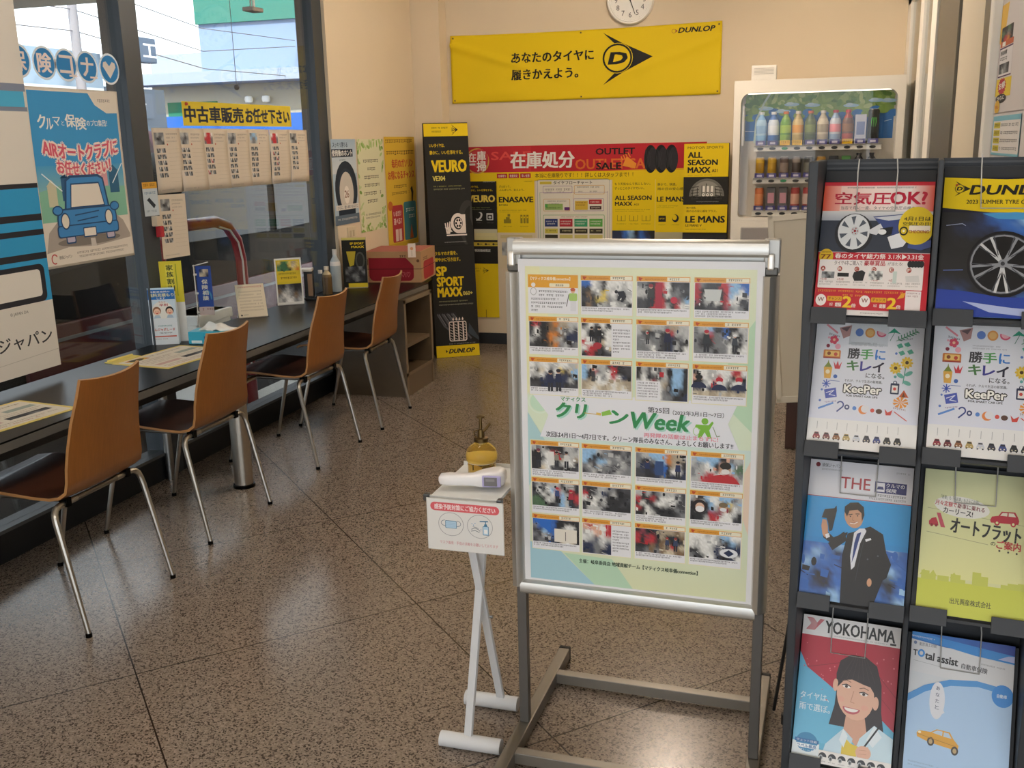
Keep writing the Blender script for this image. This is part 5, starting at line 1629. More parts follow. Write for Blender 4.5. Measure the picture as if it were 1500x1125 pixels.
P3.gk(100, 590, 300, 6, '#9a9a94')
P4 = Art(330, 90, W1, .085, YEL)
P4.text(95, 28, 'DUNLOP', 34, INK, .06, fw=190, shear=.3); P4.poly([(72, 32), (88, 45), (72, 58)], INK)
tower('display_tower', (-2.439, 6.675, 0), R(30), W1, 1.66, .3, .05, .2, 'tall black and yellow tyre display tower beside the shelf cabinet',
      [(.002, P4, 'base_strip'), (.088, P3, 'lower_panel'), (.803, P2, 'upper_panel'), (1.567, P1, 'header')])
W2 = .302
Q1 = Art(300, 220, W2, .222, YEL)
Q1.tb(24, 18, 262, 34, 'MOTOR SPORTS', '#6a5c1c', .02); Q1.tb(28, 56, 122, 92, 'ALL', BL, .06); Q1.tb(28, 106, 226, 142, 'SEASON', BL, .06); Q1.tb(28, 156, 178, 192, 'MAXX', BL, .06); Q1.tb(190, 170, 226, 190, 'AS1', BL, .03); Q1.gk(28, 206, 190, 6, '#7a6c1c')
Q2 = Art(300, 185, W2, .184, '#232220')
Q2.ell(158, 130, 118, 120, '#6a6862', a0=180, a1=360); Q2.ell(158, 130, 100, 104, '#8a8880', a0=180, a1=360)
for k in range(7):
    Q2.line([(66 + 30 * k, 44 + abs(k - 3) * 14), (60 + 33 * k, 150)], 5, '#35342f')
for k in range(5):
    Q2.line([(54, 70 + 20 * k), (104, 64 + 20 * k)], 5, '#3a3933'); Q2.line([(214, 64 + 20 * k), (262, 70 + 20 * k)], 5, '#3a3933')
Q2.rect(40, 150, 280, 185, '#232220')
for k in range(3):
    Q2.rect(130 + 28 * k, 60, 146 + 28 * k, 100, '#e4e0d8'); Q2.circ(136 + 28 * k, 120, 10, '#e4e0d8'); Q2.circ(136 + 28 * k, 120, 4, '#232220')
Q2.gk(90, 164, 240, 6, '#8a8a84')
Q3 = Art(300, 190, W2, .19, YEL)
Q3.tb(24, 14, 88, 28, '静かで快適。', BL, .01); Q3.tb(24, 36, 230, 52, '雨の日の安心感をプラス。', BL, .01); Q3.tb(20, 78, 284, 122, 'LE MANS', BL, .06); Q3.tb(20, 134, 130, 150, 'LE MANS V', BL, .03); Q3.gk(20, 166, 160, 6, '#7a6c1c')
Q4 = Art(300, 880, W2, .868, BK0)
Q4.photo(0, 10, 300, 300, 'kkkkkk/kgkkdk/kkllkk/kkkkkk', .2)
tower('display_tower', (-.72, 7.0, 0), 0, W2, 1.477, .14, .06, .04, 'black and yellow tyre display tower standing left of the vending machine',
      [(.004, Q4, 'lower_panel'), (.876, Q3, 'middle_panel'), (1.068, Q2, 'photo_panel'), (1.254, Q1, 'header')])

# posters on the left wall
def on_left(A, name, yl, zb, label, cat='poster', dx=.004, ry=0, group='posters on the left wall'):
    o = A.build(name, PAPER)
    place(o, (-2.85 + dx, yl + A.w / 2, zb), 0, ry, 90)
    return tag(o, label, cat, group)
A = Art(200, 300, .345, .525, '#a9bccb')
A.grad(0, 0, 200, 120, '#9db4c8', '#c9d0d4')
A.tb(12, 10, 132, 28, 'スッキリ落ちる', '#2a3a50', .02); A.rect(0, 34, 172, 62, '#1c2a3c'); A.tb(4, 37, 168, 59, '使用後のホント', '#e4e4e0', .03); A.gk(60, 70, 110, 6, '#6a7a8a')
A.ell(104, 176, 92, 100, '#26303c'); A.ell(104, 182, 72, 80, '#2e3844'); A.ell(104, 186, 58, 72, '#c9c2b8'); A.ell(104, 196, 22, 32, '#e4ddd4'); A.text(104, 180, '26', 26, '#8a6a5a', .03, al='c')
A.rect(10, 230, 200, 248, '#d4d0c8'); A.tb(22, 233, 192, 245, 'さらに、使い続けるほどに', '#5a6470', .01); A.rect(30, 248, 170, 280, '#1e2a38'); A.rect(0, 266, 200, 300, '#5c6c7c'); A.gk(20, 278, 180, 7, '#d0d0cc')
on_left(A, 'wheel_poster', 5.655, 1.03, 'pale blue poster with large car wheel, nearest the window on left wall')
A = Art(200, 320, .41, .6, '#d8d6b4')
rg = random.Random(11)
for k in range(70):
    e = rg.random()
    x, y = (rg.uniform(0, 26), rg.uniform(0, 320)) if k % 4 == 0 else (rg.uniform(174, 200), rg.uniform(0, 320)) if k % 4 == 1 else (rg.uniform(0, 200), rg.uniform(0, 30)) if k % 4 == 2 else (rg.uniform(0, 200), rg.uniform(284, 320))
    A.ell(x, y, rg.uniform(8, 16), rg.uniform(4, 7), rg.choice(['#8fb25c', '#a8c078', '#7a9c4a', '#bccb94']), rot=rg.uniform(0, 180), n=10)
for k, (a, b) in enumerate(((40, 160), (70, 130), (44, 156), (44, 158), (38, 168), (60, 140))):
    A.gk(a, 70 + 28 * k, b, 12, '#4a4a3c', 0)
A.gk(40, 258, 170, 7, '#7a7a6c'); A.gk(40, 270, 150, 6, '#7a7a6c')
on_left(A, 'leaf_poster', 6.02, .955, 'cream poster with green leaf border in the middle of left wall')
A = Art(240, 420, .55, .77, '#d9b23c')
A.gk(10, 10, 225, 14, '#7a5c20'); A.gk(14, 52, 228, 16, '#5a4418'); A.tb(50, 84, 220, 116, '毎月のガソリン', '#b8402c', .03); A.tb(20, 128, 226, 160, 'お得になるチャンス', '#b8402c', .03)
A.gk(50, 182, 160, 12, '#6a5420'); A.gk(40, 208, 180, 11, '#6a5420'); A.poly([(190, 200), (205, 190), (214, 214), (206, 250), (196, 250), (198, 218)], '#2a2218')
A.rrect(34, 258, 120, 400, 10, '#b23a3c'); A.rrect(128, 250, 230, 400, 10, '#3f7c84'); A.tb(46, 280, 106, 300, 'いまだけ', '#f0dcd0', .02); A.tb(46, 308, 108, 332, '選べるTポイント'[0:4], '#f0dcd0', .02); A.rect(56, 350, 78, 396, '#e4c8bc'); A.rect(84, 350, 104, 396, '#e4c8bc'); A.gk(146, 276, 216, 14, '#d4e0dc'); A.gk(146, 302, 220, 14, '#d4e0dc'); A.poly([(170, 396), (186, 340), (200, 396)], '#c8683c')
A.rect(0, 404, 240, 420, '#c9a42c'); A.circ(24, 258, 18, '#b8682c')
on_left(A, 'fuel_poster', 6.455, .8, 'yellow poster with red and teal panels, nearest the corner on left wall')
m_ = MB('#d4c6a8'); m_.box(-.06, -.008, -.042, .06, 0, .042, bev=.003)
for x in (-.022, .022):
    m_.box(x - .012, -.0095, -.02, x + .012, -.008, .02, c='#c4b494')
o = m_.build('wall_socket', PLASTIC, smooth=0); place(o, (-2.85, 5.872, .966), 0, 0, 90); tag(o, 'beige wall socket plate below the wheel poster', 'socket')

# poster frame on the partition, far right
t = thing('campaign_board', 'white framed campaign poster on the right partition, cut by picture edge', 'poster', (PX, 2.98, 0), R(-90))
m_ = MB('#ece8e0')
for a, b, c, d in ((-.6, .95, -.54, 2.3), (.54, .95, .6, 2.3), (-.54, .95, .54, 1.0), (-.54, 2.25, .54, 2.3)):
    m_.box(a, -.03, b, c, -.002, d, bev=.004)
m_.build('frame', PAINT, t, smooth=0)
A = Art(10, 10, 1.08, 1.25, '#cfc8c6')
p = A.build('backing', PAPER, t); p.location = (0, -.004, 1.0)
A = Art(600, 700, .6, .315, '#cfc8c6')
A.poly([(0, 0), (120, 0), (90, 180), (30, 260), (0, 240)], '#dcb04a'); A.photo(30, 150, 220, 240, 'kkfk/fkgk/krok', .1); A.rect(24, 240, 240, 276, '#b85a34'); A.tb(60, 246, 110, 272, '1', WHT, .03)
A.rect(20, 280, 240, 470, '#4a2a50'); A.rect(28, 290, 240, 462, '#d8d4d4'); A.tb(40, 300, 150, 330, '感染対策', '#3a3a3c', .02); A.gk(40, 344, 160, 22, '#4a4a4c'); A.photo(36, 384, 200, 450, 'kdgk/dlgd', .1)
A.poly([(10, 480), (260, 480), (260, 600), (0, 590)], '#dcc03c')
P = []
for k in range(32):
    r = 74 if k % 2 else 58
    P.append((110 + r * math.cos(R(k * 11.25)), 532 + r * .8 * math.sin(R(k * 11.25))))
A.poly(P, '#b02c3c'); A.tb(60, 510, 160, 554, 'お得', WHT, .04, rot=-6); A.ell(110, 610, 90, 30, '#26242a'); A.tb(46, 598, 170, 624, 'さらに', WHT, .04, rot=-4)
A.circ(60, 662, 44, '#dcb03c'); A.tb(34, 650, 86, 674, '安心', '#b8482c', .03)
p = A.build('poster_sheet', PAPER, t); p.location = (-.22, -.007, 1.56)
A2 = Art(300, 160, .45, .115, '#7ab4c4')
A2.rect(10, 20, 300, 150, '#d8d4d0')
for k in range(4):
    A2.rect(18, 26 + 31 * k, 90, 50 + 31 * k, '#c8b83c'); A2.gk(26, 32 + 31 * k, 82, 12, '#5a5420'); A2.gk(100, 32 + 31 * k, 280, 12, '#6a6a6c')
p = A2.build('price_panel', PAPER, t); p.location = (-.285, -.007, 1.435)
# ------------------------------------------------------------------ things stuck to the window (inside)
def on_glass(A, name, yc, zb, label, cat, ry=0, dx=.004, mt=None, group=None, rz=90, warp=None, cuts=0):
    A.w *= .983; A.h *= .983
    o = A.build(name, mt or PAPER, warp=warp, cuts=cuts, eps=.0004 if warp else .00022)
    place(o, (GX + dx, yc * .983, 1.5 + (zb - 1.5) * .983), 0, ry, rz)
    return tag(o, label, cat, group)
# big white poster, left edge of the picture
A = Art(560, 1420, .56, 1.42, '#d8d2c8')
BB, KO = '#2f93c4', '#26262c'
A.rect(0, 318, 560, 346, '#7a8294'); A.rect(0, 346, 550, 404, '#4aa6cc'); A.rect(0, 404, 560, 420, '#7a8294')
A.rect(0, 690, 560, 1150, BB)
for y0, y1 in ((690, 708), (808, 834), (868, 890), (958, 984)):
    A.rect(0, y0, 560, y1, KO)
A.rrect(-60, 1002, 536, 1150, 26, KO); A.rrect(-60, 1022, 512, 1128, 16, '#dcd6cc'); A.rect(0, 1150, 560, 1420, '#d8d2c8')
A.text(330, 1172, '© JAPAN DA', 16, '#7a7670', .01)
A.tb(250, 1262, 532, 1318, 'ジャパン', '#3a3a3c', .015)
A.line([(0, 1372), (560, 1352)], 2, '#b8b2a8')
on_glass(A, 'mascot_poster', 2.99, .665, 'big white poster with blue and black stripes at left picture edge', 'poster', dx=.022)

# blue insurance poster
A = Art(540, 700, .55, .71, '#d8cfc2')
def pw(x, y, z):
    return (x, y - .012 * max(0, z - .5) - .02 * max(0, .12 - z) * (1 + x), z)
A.rect(8, 8, 532, 690, '#d8cfc2')
A.rect(14, 14, 526, 420, '#3d92c8'); A.grad(14, 300, 526, 440, '#4a98c4', '#8ab4b4')
A.poly([(14, 400), (120, 380), (300, 390), (526, 395), (526, 520), (14, 520)], '#7fb49a'); A.poly([(14, 640), (40, 560), (200, 440), (340, 440), (490, 540), (526, 600), (526, 690), (14, 690)], '#a49a90')
A.poly([(350, 8), (532, 8), (532, 90), (460, 92), (390, 60)], '#ddd4c6'); A.gk(410, 36, 500, 12, '#6a6664')
for x, y, w, h, c in ((140, 350, 60, 90, '#2f5a80'), (220, 330, 50, 90, '#c8a8a4'), (300, 310, 44, 80, '#3a5c80'), (360, 320, 60, 70, '#d09aa0'), (430, 330, 60, 90, '#2f6080'), (60, 380, 50, 80, '#c0bca0')):
    A.rect(x, y, x + w, y + h, c); A.poly([(x - 4, y), (x + w / 2, y - 26), (x + w + 4, y)], c)
A.line([(40, 330), (140, 400)], 5, '#dfe8ea'); A.line([(520, 300), (450, 380)], 5, '#dfe8ea')
A.tb(52, 106, 96, 156, 'ク', WHT, .03, rot=-4); A.tb(98, 118, 136, 160, 'ル', WHT, .02); A.tb(138, 112, 178, 146, 'マ', WHT, .02); A.tb(184, 126, 200, 144, 'と', WHT); A.tb(206, 100, 262, 150, '保', WHT, .03); A.tb(266, 112, 326, 160, '険', WHT, .03); A.tb(330, 120, 456, 146, 'のプロ集団！', WHT, .01)
PK = '#d0596c'
A.text(64, 218, 'AIRオートクラブに', 62, PK, .04, fw=440, out='#eed8cc', ow=11, curve=-26)
A.text(130, 292, 'お任せください！', 54, PK, .04, fw=316, out='#eed8cc', ow=10, curve=-18)
# little blue car, seats empty
CB, CO = '#3f82bc', '#27496e'
A.ell(270, 606, 190, 20, '#7c746c')
for x in (130, 372):
    A.rrect(x, 560, x + 56, 612, 8, CO); A.rrect(x + 6, 560, x + 50, 606, 6, '#b8aec0')
A.poly([(140, 480), (160, 356), (190, 340), (360, 340), (390, 356), (412, 480)], CO); A.poly([(150, 480), (170, 362), (194, 350), (356, 350), (382, 362), (402, 480)], CB); A.poly([(174, 470), (190, 372), (360, 372), (384, 470)], CO); A.poly([(180, 466), (195, 378), (356, 378), (377, 466)], '#e2d9cc')
A.rrect(92, 470, 450, 580, 40, CO); A.rrect(99, 477, 443, 573, 36, CB); A.rrect(86, 536, 456, 586, 14, CO); A.rrect(92, 541, 450, 581, 12, CB)
for x in (82, 424):
    A.ell(x + 18, 476, 30, 20, CO); A.ell(x + 18, 476, 24, 15, CB)
for x in (136, 398):
    A.ell(x, 520, 26, 34, CO); A.ell(x, 520, 20, 28, '#ddd4c2')
A.line([(196, 500), (340, 490)], 5, CO); A.line([(206, 524), (330, 514)], 5, CO)
A.rrect(232, 552, 312, 594, 4, CO); A.rrect(237, 557, 307, 589, 3, '#e2d9cc'); A.poly([(272, 600), (300, 600), (304, 640), (272, 640)], '#c4bcb4')
A.poly([(8, 640), (140, 624), (300, 634), (532, 616), (532, 690), (8, 690)], '#d8cfc2')
A.oring(50, 664, 16, 18, 5, '#b0383c', a0=60, a1=330); A.tb(76, 654, 148, 668, '損保ジャパン', '#5a5450', .01); A.gk(180, 648, 500, 9, '#7a746c'); A.gk(190, 664, 470, 9, '#7a746c')
on_glass(A, 'insurance_poster', 3.545, 1.052, 'blue insurance poster with cartoon car hanging on the window', 'poster', warp=pw, cuts=14, dx=.012)

# blue discs with letters
GARL = 'blue letter discs on the window'
for k, (y, ch, ds) in enumerate(((3.275, '保', 'partly covered blue disc with a white letter, leftmost on the window'), (3.412, '険', 'blue disc with dense white letter, second from the left on window'), (3.535, 'コ', 'blue disc with square white letter, middle of the five on window'), (3.660, 'ナ', 'blue disc with white cross shaped letter, left of the heart disc'), (3.80, '♥', 'blue disc with white heart beside the window post'))):
    A = Art(120, 120, .128, .128, '#3f8cc4', .001)
    A.circ(60, 60, 60, '#dfe6ec'); A.circ(60, 60, 52, '#2f80bc')
    # the sheet is round
    if ch == '♥':
        A.poly([(60, 96), (22, 52), (26, 36), (42, 32), (60, 50), (78, 32), (94, 36), (98, 52)], '#ddd4cc')
    else:
        A.tb(26, 26, 94, 94, ch, '#e6d6d0', .035)
        if ch in 'コナ':
            A.line([(72, 98), (112, 98)], 7, '#e6d6d0')
    o = A.build('letter_disc', PAPER)
    bm = bmesh.new(); bm.from_mesh(o.data); bm.verts.ensure_lookup_table()
    bmesh.ops.delete(bm, geom=[bm.verts[i] for i in range(8)], context='VERTS')
    bm.to_mesh(o.data); bm.free()
    place(o, (GX + .006, y * .983, 1.785), 0, 0, 90)
    tag(o, ds, 'letter disc', GARL)

# yellow banner strip
A = Art(480, 52, 1.06, .115, '#dcc43c')
A.tb(8, 10, 246, 44, '中古車販売', '#2a3040', .06); A.tb(258, 10, 470, 44, 'お任せ下さい', '#2a3040', .06)
on_glass(A, 'window_strip', 4.823, 1.626, 'yellow paper strip with black lettering across the window', 'sign', ry=-.3, dx=.012)
m_ = MB('#b8402c'); m_.lathe([(0, 0), (.008, 0), (.006, .01), (0, .012)], seg=10, M=Matrix.Translation((GX + .014, 4.25, 1.722)) @ Matrix.Rotation(PI / 2, 4, 'Y'))
tag(m_.build('suction_cup', PLASTIC), 'small red suction cup holding the yellow window strip', 'suction cup')

# used car sheets
def sheet(seed, col, hw=.3):
    A = Art(100, 142, .212, hw, '#d2c6b4')
    rg = random.Random(seed)
    A.photo(6, 10, 40, 36, {'r': 'wrrw/rrrg/grrg', 'g': 'llgl/ggdg/ldgl', 'b': 'gssl/sggs/lggl', 'k': 'glgg/gkdl/lggd'}[col], .1)
    A.gk(48, 12, 90, 4, '#8a8278'); A.gk(48, 20, 80, 3, '#8a8278'); A.gk(48, 28, 86, 3, '#9a9288'); A.circ(50, 36, 2, '#b04a3c')
    for r in range(rg.choice((4, 5, 6, 6))):
        for c in (0, 1):
            A.photo(10 + 17 * c, 44 + 13.4 * r, 24 + 17 * c, 53.5 + 13.4 * r, rg.choice(['glkg/lggd', 'kgdl/dlgk', 'rwgd/grdl' if col == 'r' else 'dlgd/gkgl', 'gwkl/lgdk']), .2)
    for r in range(9):
        A.line([(50, 46 + 9 * r), (94, 46 + 9 * r)], .5, '#b8ac9a')
    A.gk(8, 134, 60, 2.6, '#9a9288')
    return A
SH = 'used car sheets on the window'
hts = [.3] * 7 + [.3]
labs = ['white used car sheet beside the window post, first of the upper row', 'white used car sheet with plain dark photos, second of the upper row', 'used car sheet with bright red car photo, third of the upper row',
        'used car sheet with grey van photo, fourth of the upper row', 'used car sheet with pale blue car photo, fifth of the upper row', 'used car sheet with red small photos, sixth of the upper row', 'used car sheet beside the right hand post, last of the upper row']
cols7 = 'kgrgbrk'
for k, y in enumerate((4.05, 4.24, 4.452, 4.665, 4.88, 5.10, 5.32)):
    A = sheet(20 + k, cols7[k])
    def sw(x, yy, z, k=k):
        return (x, yy - .006 * math.sin(z * 11 + k) * (1 - z / .3) - .004 * (x + .1) * 4, z)
    on_glass(A, 'car_sheet', y + .106, 1.312, labs[k], 'sheet', ry=(-.6, .2, .6, -.2, .4, -.3, .5)[k], dx=.006 + .003 * (k % 2), group=SH, warp=sw, cuts=5)
on_glass(sheet(33, 'k', .3), 'car_sheet', 4.145, 1.005, 'single used car sheet hanging below the upper row of sheets', 'sheet', ry=1, dx=.006, group=SH)
A = Art(60, 84, .105, .15, '#b9c4cc')
A.rect(0, 0, 60, 16, '#d09a34'); A.gk(6, 4, 54, 7, '#5a4a1c'); A.gk(6, 24, 52, 6, '#5a7a9c'); A.poly([(14, 44), (24, 38), (48, 58), (40, 66)], '#2a3038'); A.gk(8, 70, 50, 5, '#7a8a9a')
o = A.build('post_label', PAPER); place(o, (-2.867, 3.885, 1.222), 0, 0, 90); tag(o, 'small blue and yellow label stuck on the window post', 'label')
m_ = MB('#c9b8a0'); m_.box(-.02, -.03, 0, .02, 0, .045, bev=.004); m_.box(-.004, -.034, -.05, .02, -.006, 0, c='#b02c34', bev=.003)
o = m_.build('door_buzzer', PLASTIC, smooth=0); place(o, (-2.869, 3.895, 1.175), 0, 0, 90); tag(o, 'small cream and red box stuck on window post under the label', 'box')
# ------------------------------------------------------------------ things on the counter
CT = .64
def mat_sheet(label, loc, rz):
    t = thing('desk_mat', label, 'desk mat', loc, R(rz), 'laminated desk mats')
    A = Art(420, 300, .42, .3, '#dcc878', .002)
    A.rrect(16, 16, 404, 284, 12, '#d9d2c4')
    A.photo(40, 30, 150, 70, 'okkoy/ykkyo', .1); A.ell(90, 50, 40, 16, '#4a4a30'); A.gk(170, 40, 380, 14, '#8a7a68'); A.gk(40, 90, 250, 12, '#a08a78'); A.gk(40, 112, 220, 12, '#9a8a80')
    A.rect(270, 90, 390, 124, '#9aa49c'); A.gk(40, 140, 390, 10, '#a89a8c'); A.gk(40, 160, 360, 10, '#a89a8c'); A.rect(40, 190, 180, 220, '#c8a8a0'); A.photo(210, 180, 380, 214, 'kddk/dkgd', .1); A.gk(40, 240, 380, 10, '#9a8c80'); A.gk(40, 260, 300, 9, '#b0523c')
    p = A.build('sheet', PAPER, t)
    p.rotation_euler = (R(-90), 0, 0)
    p.location = (0, -.15, .002)
    m = MB('#d8c870')
    m.box(-.2, .15, .0, -.04, .2, .004); m.tube([(-.19, .19, .006), (-.05, .19, .006)], .006)
    m.build('tab', PAPER, t, smooth=0)
    return t
mat_sheet('yellow edged desk mat on the counter nearest the camera', (-2.60, 2.58, CT), 82)
mat_sheet('yellow edged desk mat lying before the tissue box', (-2.62, 3.60, CT), 84)

def folded_card(name, label, loc, rz, W, H, art, back='#c9d4dc', depth=.07):
    t = thing(name, label, 'card display', loc, R(rz))
    m = MB(back)
    m.prism([(W / 2, .0, 0), (W / 2, .0, H), (W / 2 + .002, depth, H * .62), (W / 2 + .002, depth, 0)], (-.0015, 0, 0))
    m.prism([(-W / 2, depth, 0), (W / 2, depth, 0), (W / 2, depth, H * .55), (-W / 2, depth, H * .55)], (0, .0015, 0))
    m.prism([(-W / 2, 0, 0), (-W / 2, 0, H), (-W / 2, depth, H * .62), (-W / 2, depth, 0)], (.0015, 0, 0))
    m.build('stand', PAPER, t, smooth=0)
    p = art.build('front_panel', PAPER, t)
    p.location = (0, -.001, 0)
    return t
A = Art(300, 640, .118, .262, '#c6dae4')
A.grad(0, 0, 300, 640, '#bcd4e2', '#d8dce0'); A.rect(0, 20, 300, 130, '#2a6ab0'); A.tb(30, 34, 250, 54, '自動車保険の', WHT, .01); A.tb(12, 62, 290, 100, '無料見積もり', '#dcd6a0', .03); A.tb(100, 106, 190, 126, 'します', WHT, .02)
A.ell(150, 260, 120, 110, '#e2e0d8'); A.tb(110, 150, 190, 168, '今なら', '#b05a3c', .01); A.tb(120, 176, 214, 206, '早割', '#b0303c', .02)
for x, hc in ((86, '#8a6248'), (228, '#2a2420')):
    A.circ(x, 256, 46, hc); A.ell(x, 268, 36, 36, '#e8c0a4'); A.circ(x - 12, 262, 4, '#2a2420'); A.circ(x + 12, 262, 4, '#2a2420'); A.ell(x, 284, 14, 7, '#c04a3c'); A.ell(x - 20, 276, 8, 6, '#e09080'); A.ell(x + 20, 276, 8, 6, '#e09080'); A.poly([(x - 40, 340), (x - 24, 304), (x + 24, 304), (x + 40, 340)], '#a8bccc')
A.rect(0, 344, 300, 640, '#d6dce0'); A.gk(80, 420, 240, 18, '#4a8a8a'); A.tb(40, 452, 270, 486, 'んジャポしーす', '#b8463c', .03); A.gk(90, 500, 236, 16, '#4a4a4c'); A.rect(20, 540, 280, 554, '#c8604c'); A.gk(20, 570, 180, 12, '#a88a80')
folded_card('card_display', 'pale blue insurance card display with two cartoon faces on counter', (-2.83, 3.835, CT), 25, .118, .262, A, depth=.03)
A = Art(150, 250, .1, .19, '#d6c83c')
A.rect(40, 20, 96, 230, '#e0d450')
for k, ch in enumerate('家族割引き'):
    A.tb(46, 22 + 42 * k, 92, 56 + 42 * k, ch, '#3a4a2c', .03)
A.line([(110, 20), (110, 210)], 6, '#8a9a2c')
t = thing('yellow_leaflet_holder', 'yellow upright leaflet in a holder behind the pale blue card display', 'leaflet holder', (-2.818, 3.905, CT), R(25))
m_ = MB('#d8d8d4'); m_.box(-.05, .0, 0, .05, .02, .03); m_.box(-.049, .006, .03, .049, .010, .30)
m_.build('holder', PLASTIC, t, smooth=0)
p = A.build('leaflet', PAPER, t); p.location = (0, .004, .185)

t = thing('mini_flag', 'small navy banner flag on a white pole behind the tissue box', 'flag', (-2.80, 4.06, CT), R(20))
m_ = MB('#d8d6d0'); m_.cyl((0, 0, .01), (0, 0, .34), .0028, seg=8); m_.tube([(-.005, 0, .334), (.07, -.005, .352)], .0022, seg=6); m_.lathe([(.03, 0), (.03, .008), (.006, .014), (0, .014)], seg=16)
for z in (.11, .2, .29):
    m_.box(-.003, -.006, z, .012, .006, z + .008)
m_.build('pole', PLASTIC, t)
A = Art(100, 360, .07, .235, '#2c4a94')
A.rect(0, 300, 100, 360, '#c0b0ac'); A.gk(20, 310, 90, 16, '#8a5a54'); A.circ(42, 46, 22, '#c4b898'); A.photo(20, 24, 80, 80, 'nec/ecn', .1); A.ell(60, 230, 32, 52, '#4a8ab4', a0=200, a1=380); A.ell(60, 236, 22, 40, '#2c4a94')
for k, ch in enumerate('保険相談'):
    A.tb(30, 100 + 40 * k, 68, 132 + 40 * k, ch, '#d8d4c4', .03)
p = A.build('flag', mat('banner_cloth'), t, warp=lambda x, y, z: (x, y + .012 * math.sin((x + .035) * 40), z - .01 * (x + .035)), cuts=8); p.location = (.043, 0, .098)

t = thing('tissue_box', 'light blue tissue box with a white tissue pulled out', 'tissue box', (-2.62, 3.93, CT), R(10))
m_ = MB('#2ea6c4'); m_.box(-.115, -.055, 0, .115, .055, .058, bev=.003); m_.box(-.1, -.056, .004, -.05, -.054, .018, c='#d4e4e6'); m_.box(-.08, -.04, .0578, .08, .04, .0585, c='#7cc8d8')
m_.build('box', GLOSSY, t, smooth=0)
m_ = MB('#e9e7e2')
rg = random.Random(5)
m_.grid(lambda u, v: (-.075 + .16 * u + .012 * math.sin(v * 9), -.03 + .06 * v + .012 * math.sin(u * 8), .059 + .036 * math.sin(PI * u) * (1 - abs(2 * v - 1)) ** .6 + .008 * math.sin(u * 14 + v * 7) * math.sin(PI * u)), 16, 8)
m_.build('tissue', PAPER, t, smooth=60)
A = Art(150, 40, .14, .036, '#2ea6c4'); A.tb(6, 6, 146, 38, 'nepia', '#1c4a84', .06)
p = A.build('lettering', PAPER, t); p.location = (.028, -.0556, .012)

def tilt_card(name, label, loc, rz, W, H, tilt, art, mt=None):
    t = thing(name, label, 'sign', loc, R(rz))
    m = MB('#ffffff'); m.box(-W / 2 - .004, -.004, 0, W / 2 + .004, .0, H + .004, M=Matrix.Rotation(-R(tilt), 4, 'X')); m.box(-W / 2 - .004, -.03, 0, W / 2 + .004, .06, .003)
    m.build('acrylic_holder', CLEAR, t, smooth=0)
    p = art.build('sheet', PAPER, t); p.rotation_euler = (-R(tilt), 0, 0); p.location = (0, -.0048, .003)
    return t
A = Art(150, 190, .15, .19, '#d8ccb4')
A.gk(12, 12, 138, 9, '#b0605c')
for k in range(7):
    A.gk(14, 40 + 18 * k, 134, 8, '#a89a88')
A.circ(16, 178, 5, '#3a3a3c'); A.gk(26, 174, 60, 7, '#6a645c')
tilt_card('notice_card', 'tilted cream notice card in a clear holder, middle of the counter', (-2.82, 4.58, CT), 38, .15, .19, 32, A)
A = Art(150, 270, .15, .262, '#dcdcd8')
A.rect(8, 10, 142, 150, '#d0b830'); A.photo(14, 18, 136, 74, 'yfGycy/fGkyey/GkGkyo', .15); A.poly([(30, 40), (60, 20), (74, 60), (50, 80)], '#3f6a4a'); A.gk(20, 86, 120, 9, '#4a4214'); A.rect(8, 100, 142, 136, '#d8bc2c'); A.gk(30, 110, 120, 12, '#3a3414'); A.photo(8, 150, 142, 256, 'dkgdkk/tglgkd/gwlgtg/lgwwgl', .15)
tilt_card('product_sign', 'upright yellow product sign in a clear holder on the counter', (-2.83, 5.0, CT), 38, .15, .262, 4, A)

t = thing('dispenser_box', 'black pen holder box with pale top left of the bottles', 'box', (-2.83, 5.22, CT), R(20))
m_ = MB('#1d1c1c'); m_.box(-.04, -.045, 0, .04, .045, .012, bev=.003); m_.box(-.022, -.02, .01, .03, .04, .165, bev=.003); m_.box(-.0, -.021, .02, .028, -.0195, .15, c='#8a6a4c')
m_.build('body', PLASTIC, t, smooth=0)
m_ = MB('#d8d0c4'); m_.box(-.04, -.04, .165, .03, .045, .18, bev=.003); m_.build('lid', PLASTIC, t, smooth=0)
def bottle(name, label, loc, prof, cols, capp, capc, mt=None, grp=None):
    t = thing(name, label, 'bottle', loc, 0, grp)
    m = MB('#ffffff'); m.lathe(prof, seg=18, cols=cols); m.build('body', mt or PLASTIC, t)
    m = MB(capc); m.lathe(capp, seg=14); m.build('cap', PLASTIC, t)
    return t
def bp(r, h, n=.4):
    return [(0, 0), (r, .002), (r, h * .62), (r * .9, h * .72), (r * n, h * .84), (r * n, h * .9)]
def capf(r, h):
    return [(r, h * .88), (r, h), (0, h)]
bottle('hand_gel_bottle', 'short clear gel bottle with white cap beside black pen holder', (-2.79, 5.30, CT), bp(.026, .16), ['#c4c8c4'] * 6, capf(.013, .16), '#d8d4cc', CLEAR, 'bottles by the window post')
bottle('amber_bottle', 'short bottle of amber liquid between two clear bottles', (-2.80, 5.40, CT), bp(.03, .17), ['#5a4424'] * 2 + ['#6a5430'] + ['#b0a080'] * 3, capf(.015, .17), '#d4cab8', None, 'bottles by the window post')
bottle('water_bottle', 'tall clear water bottle with pale label beside the window post', (-2.80, 5.52, CT), bp(.033, .26), ['#9aa4a8', '#9aa4a8', '#d4d0cc', '#a8b0b4', '#b4bcbe', '#b4bcbe'], capf(.014, .26), '#c8c4c0', None, 'bottles by the window post')

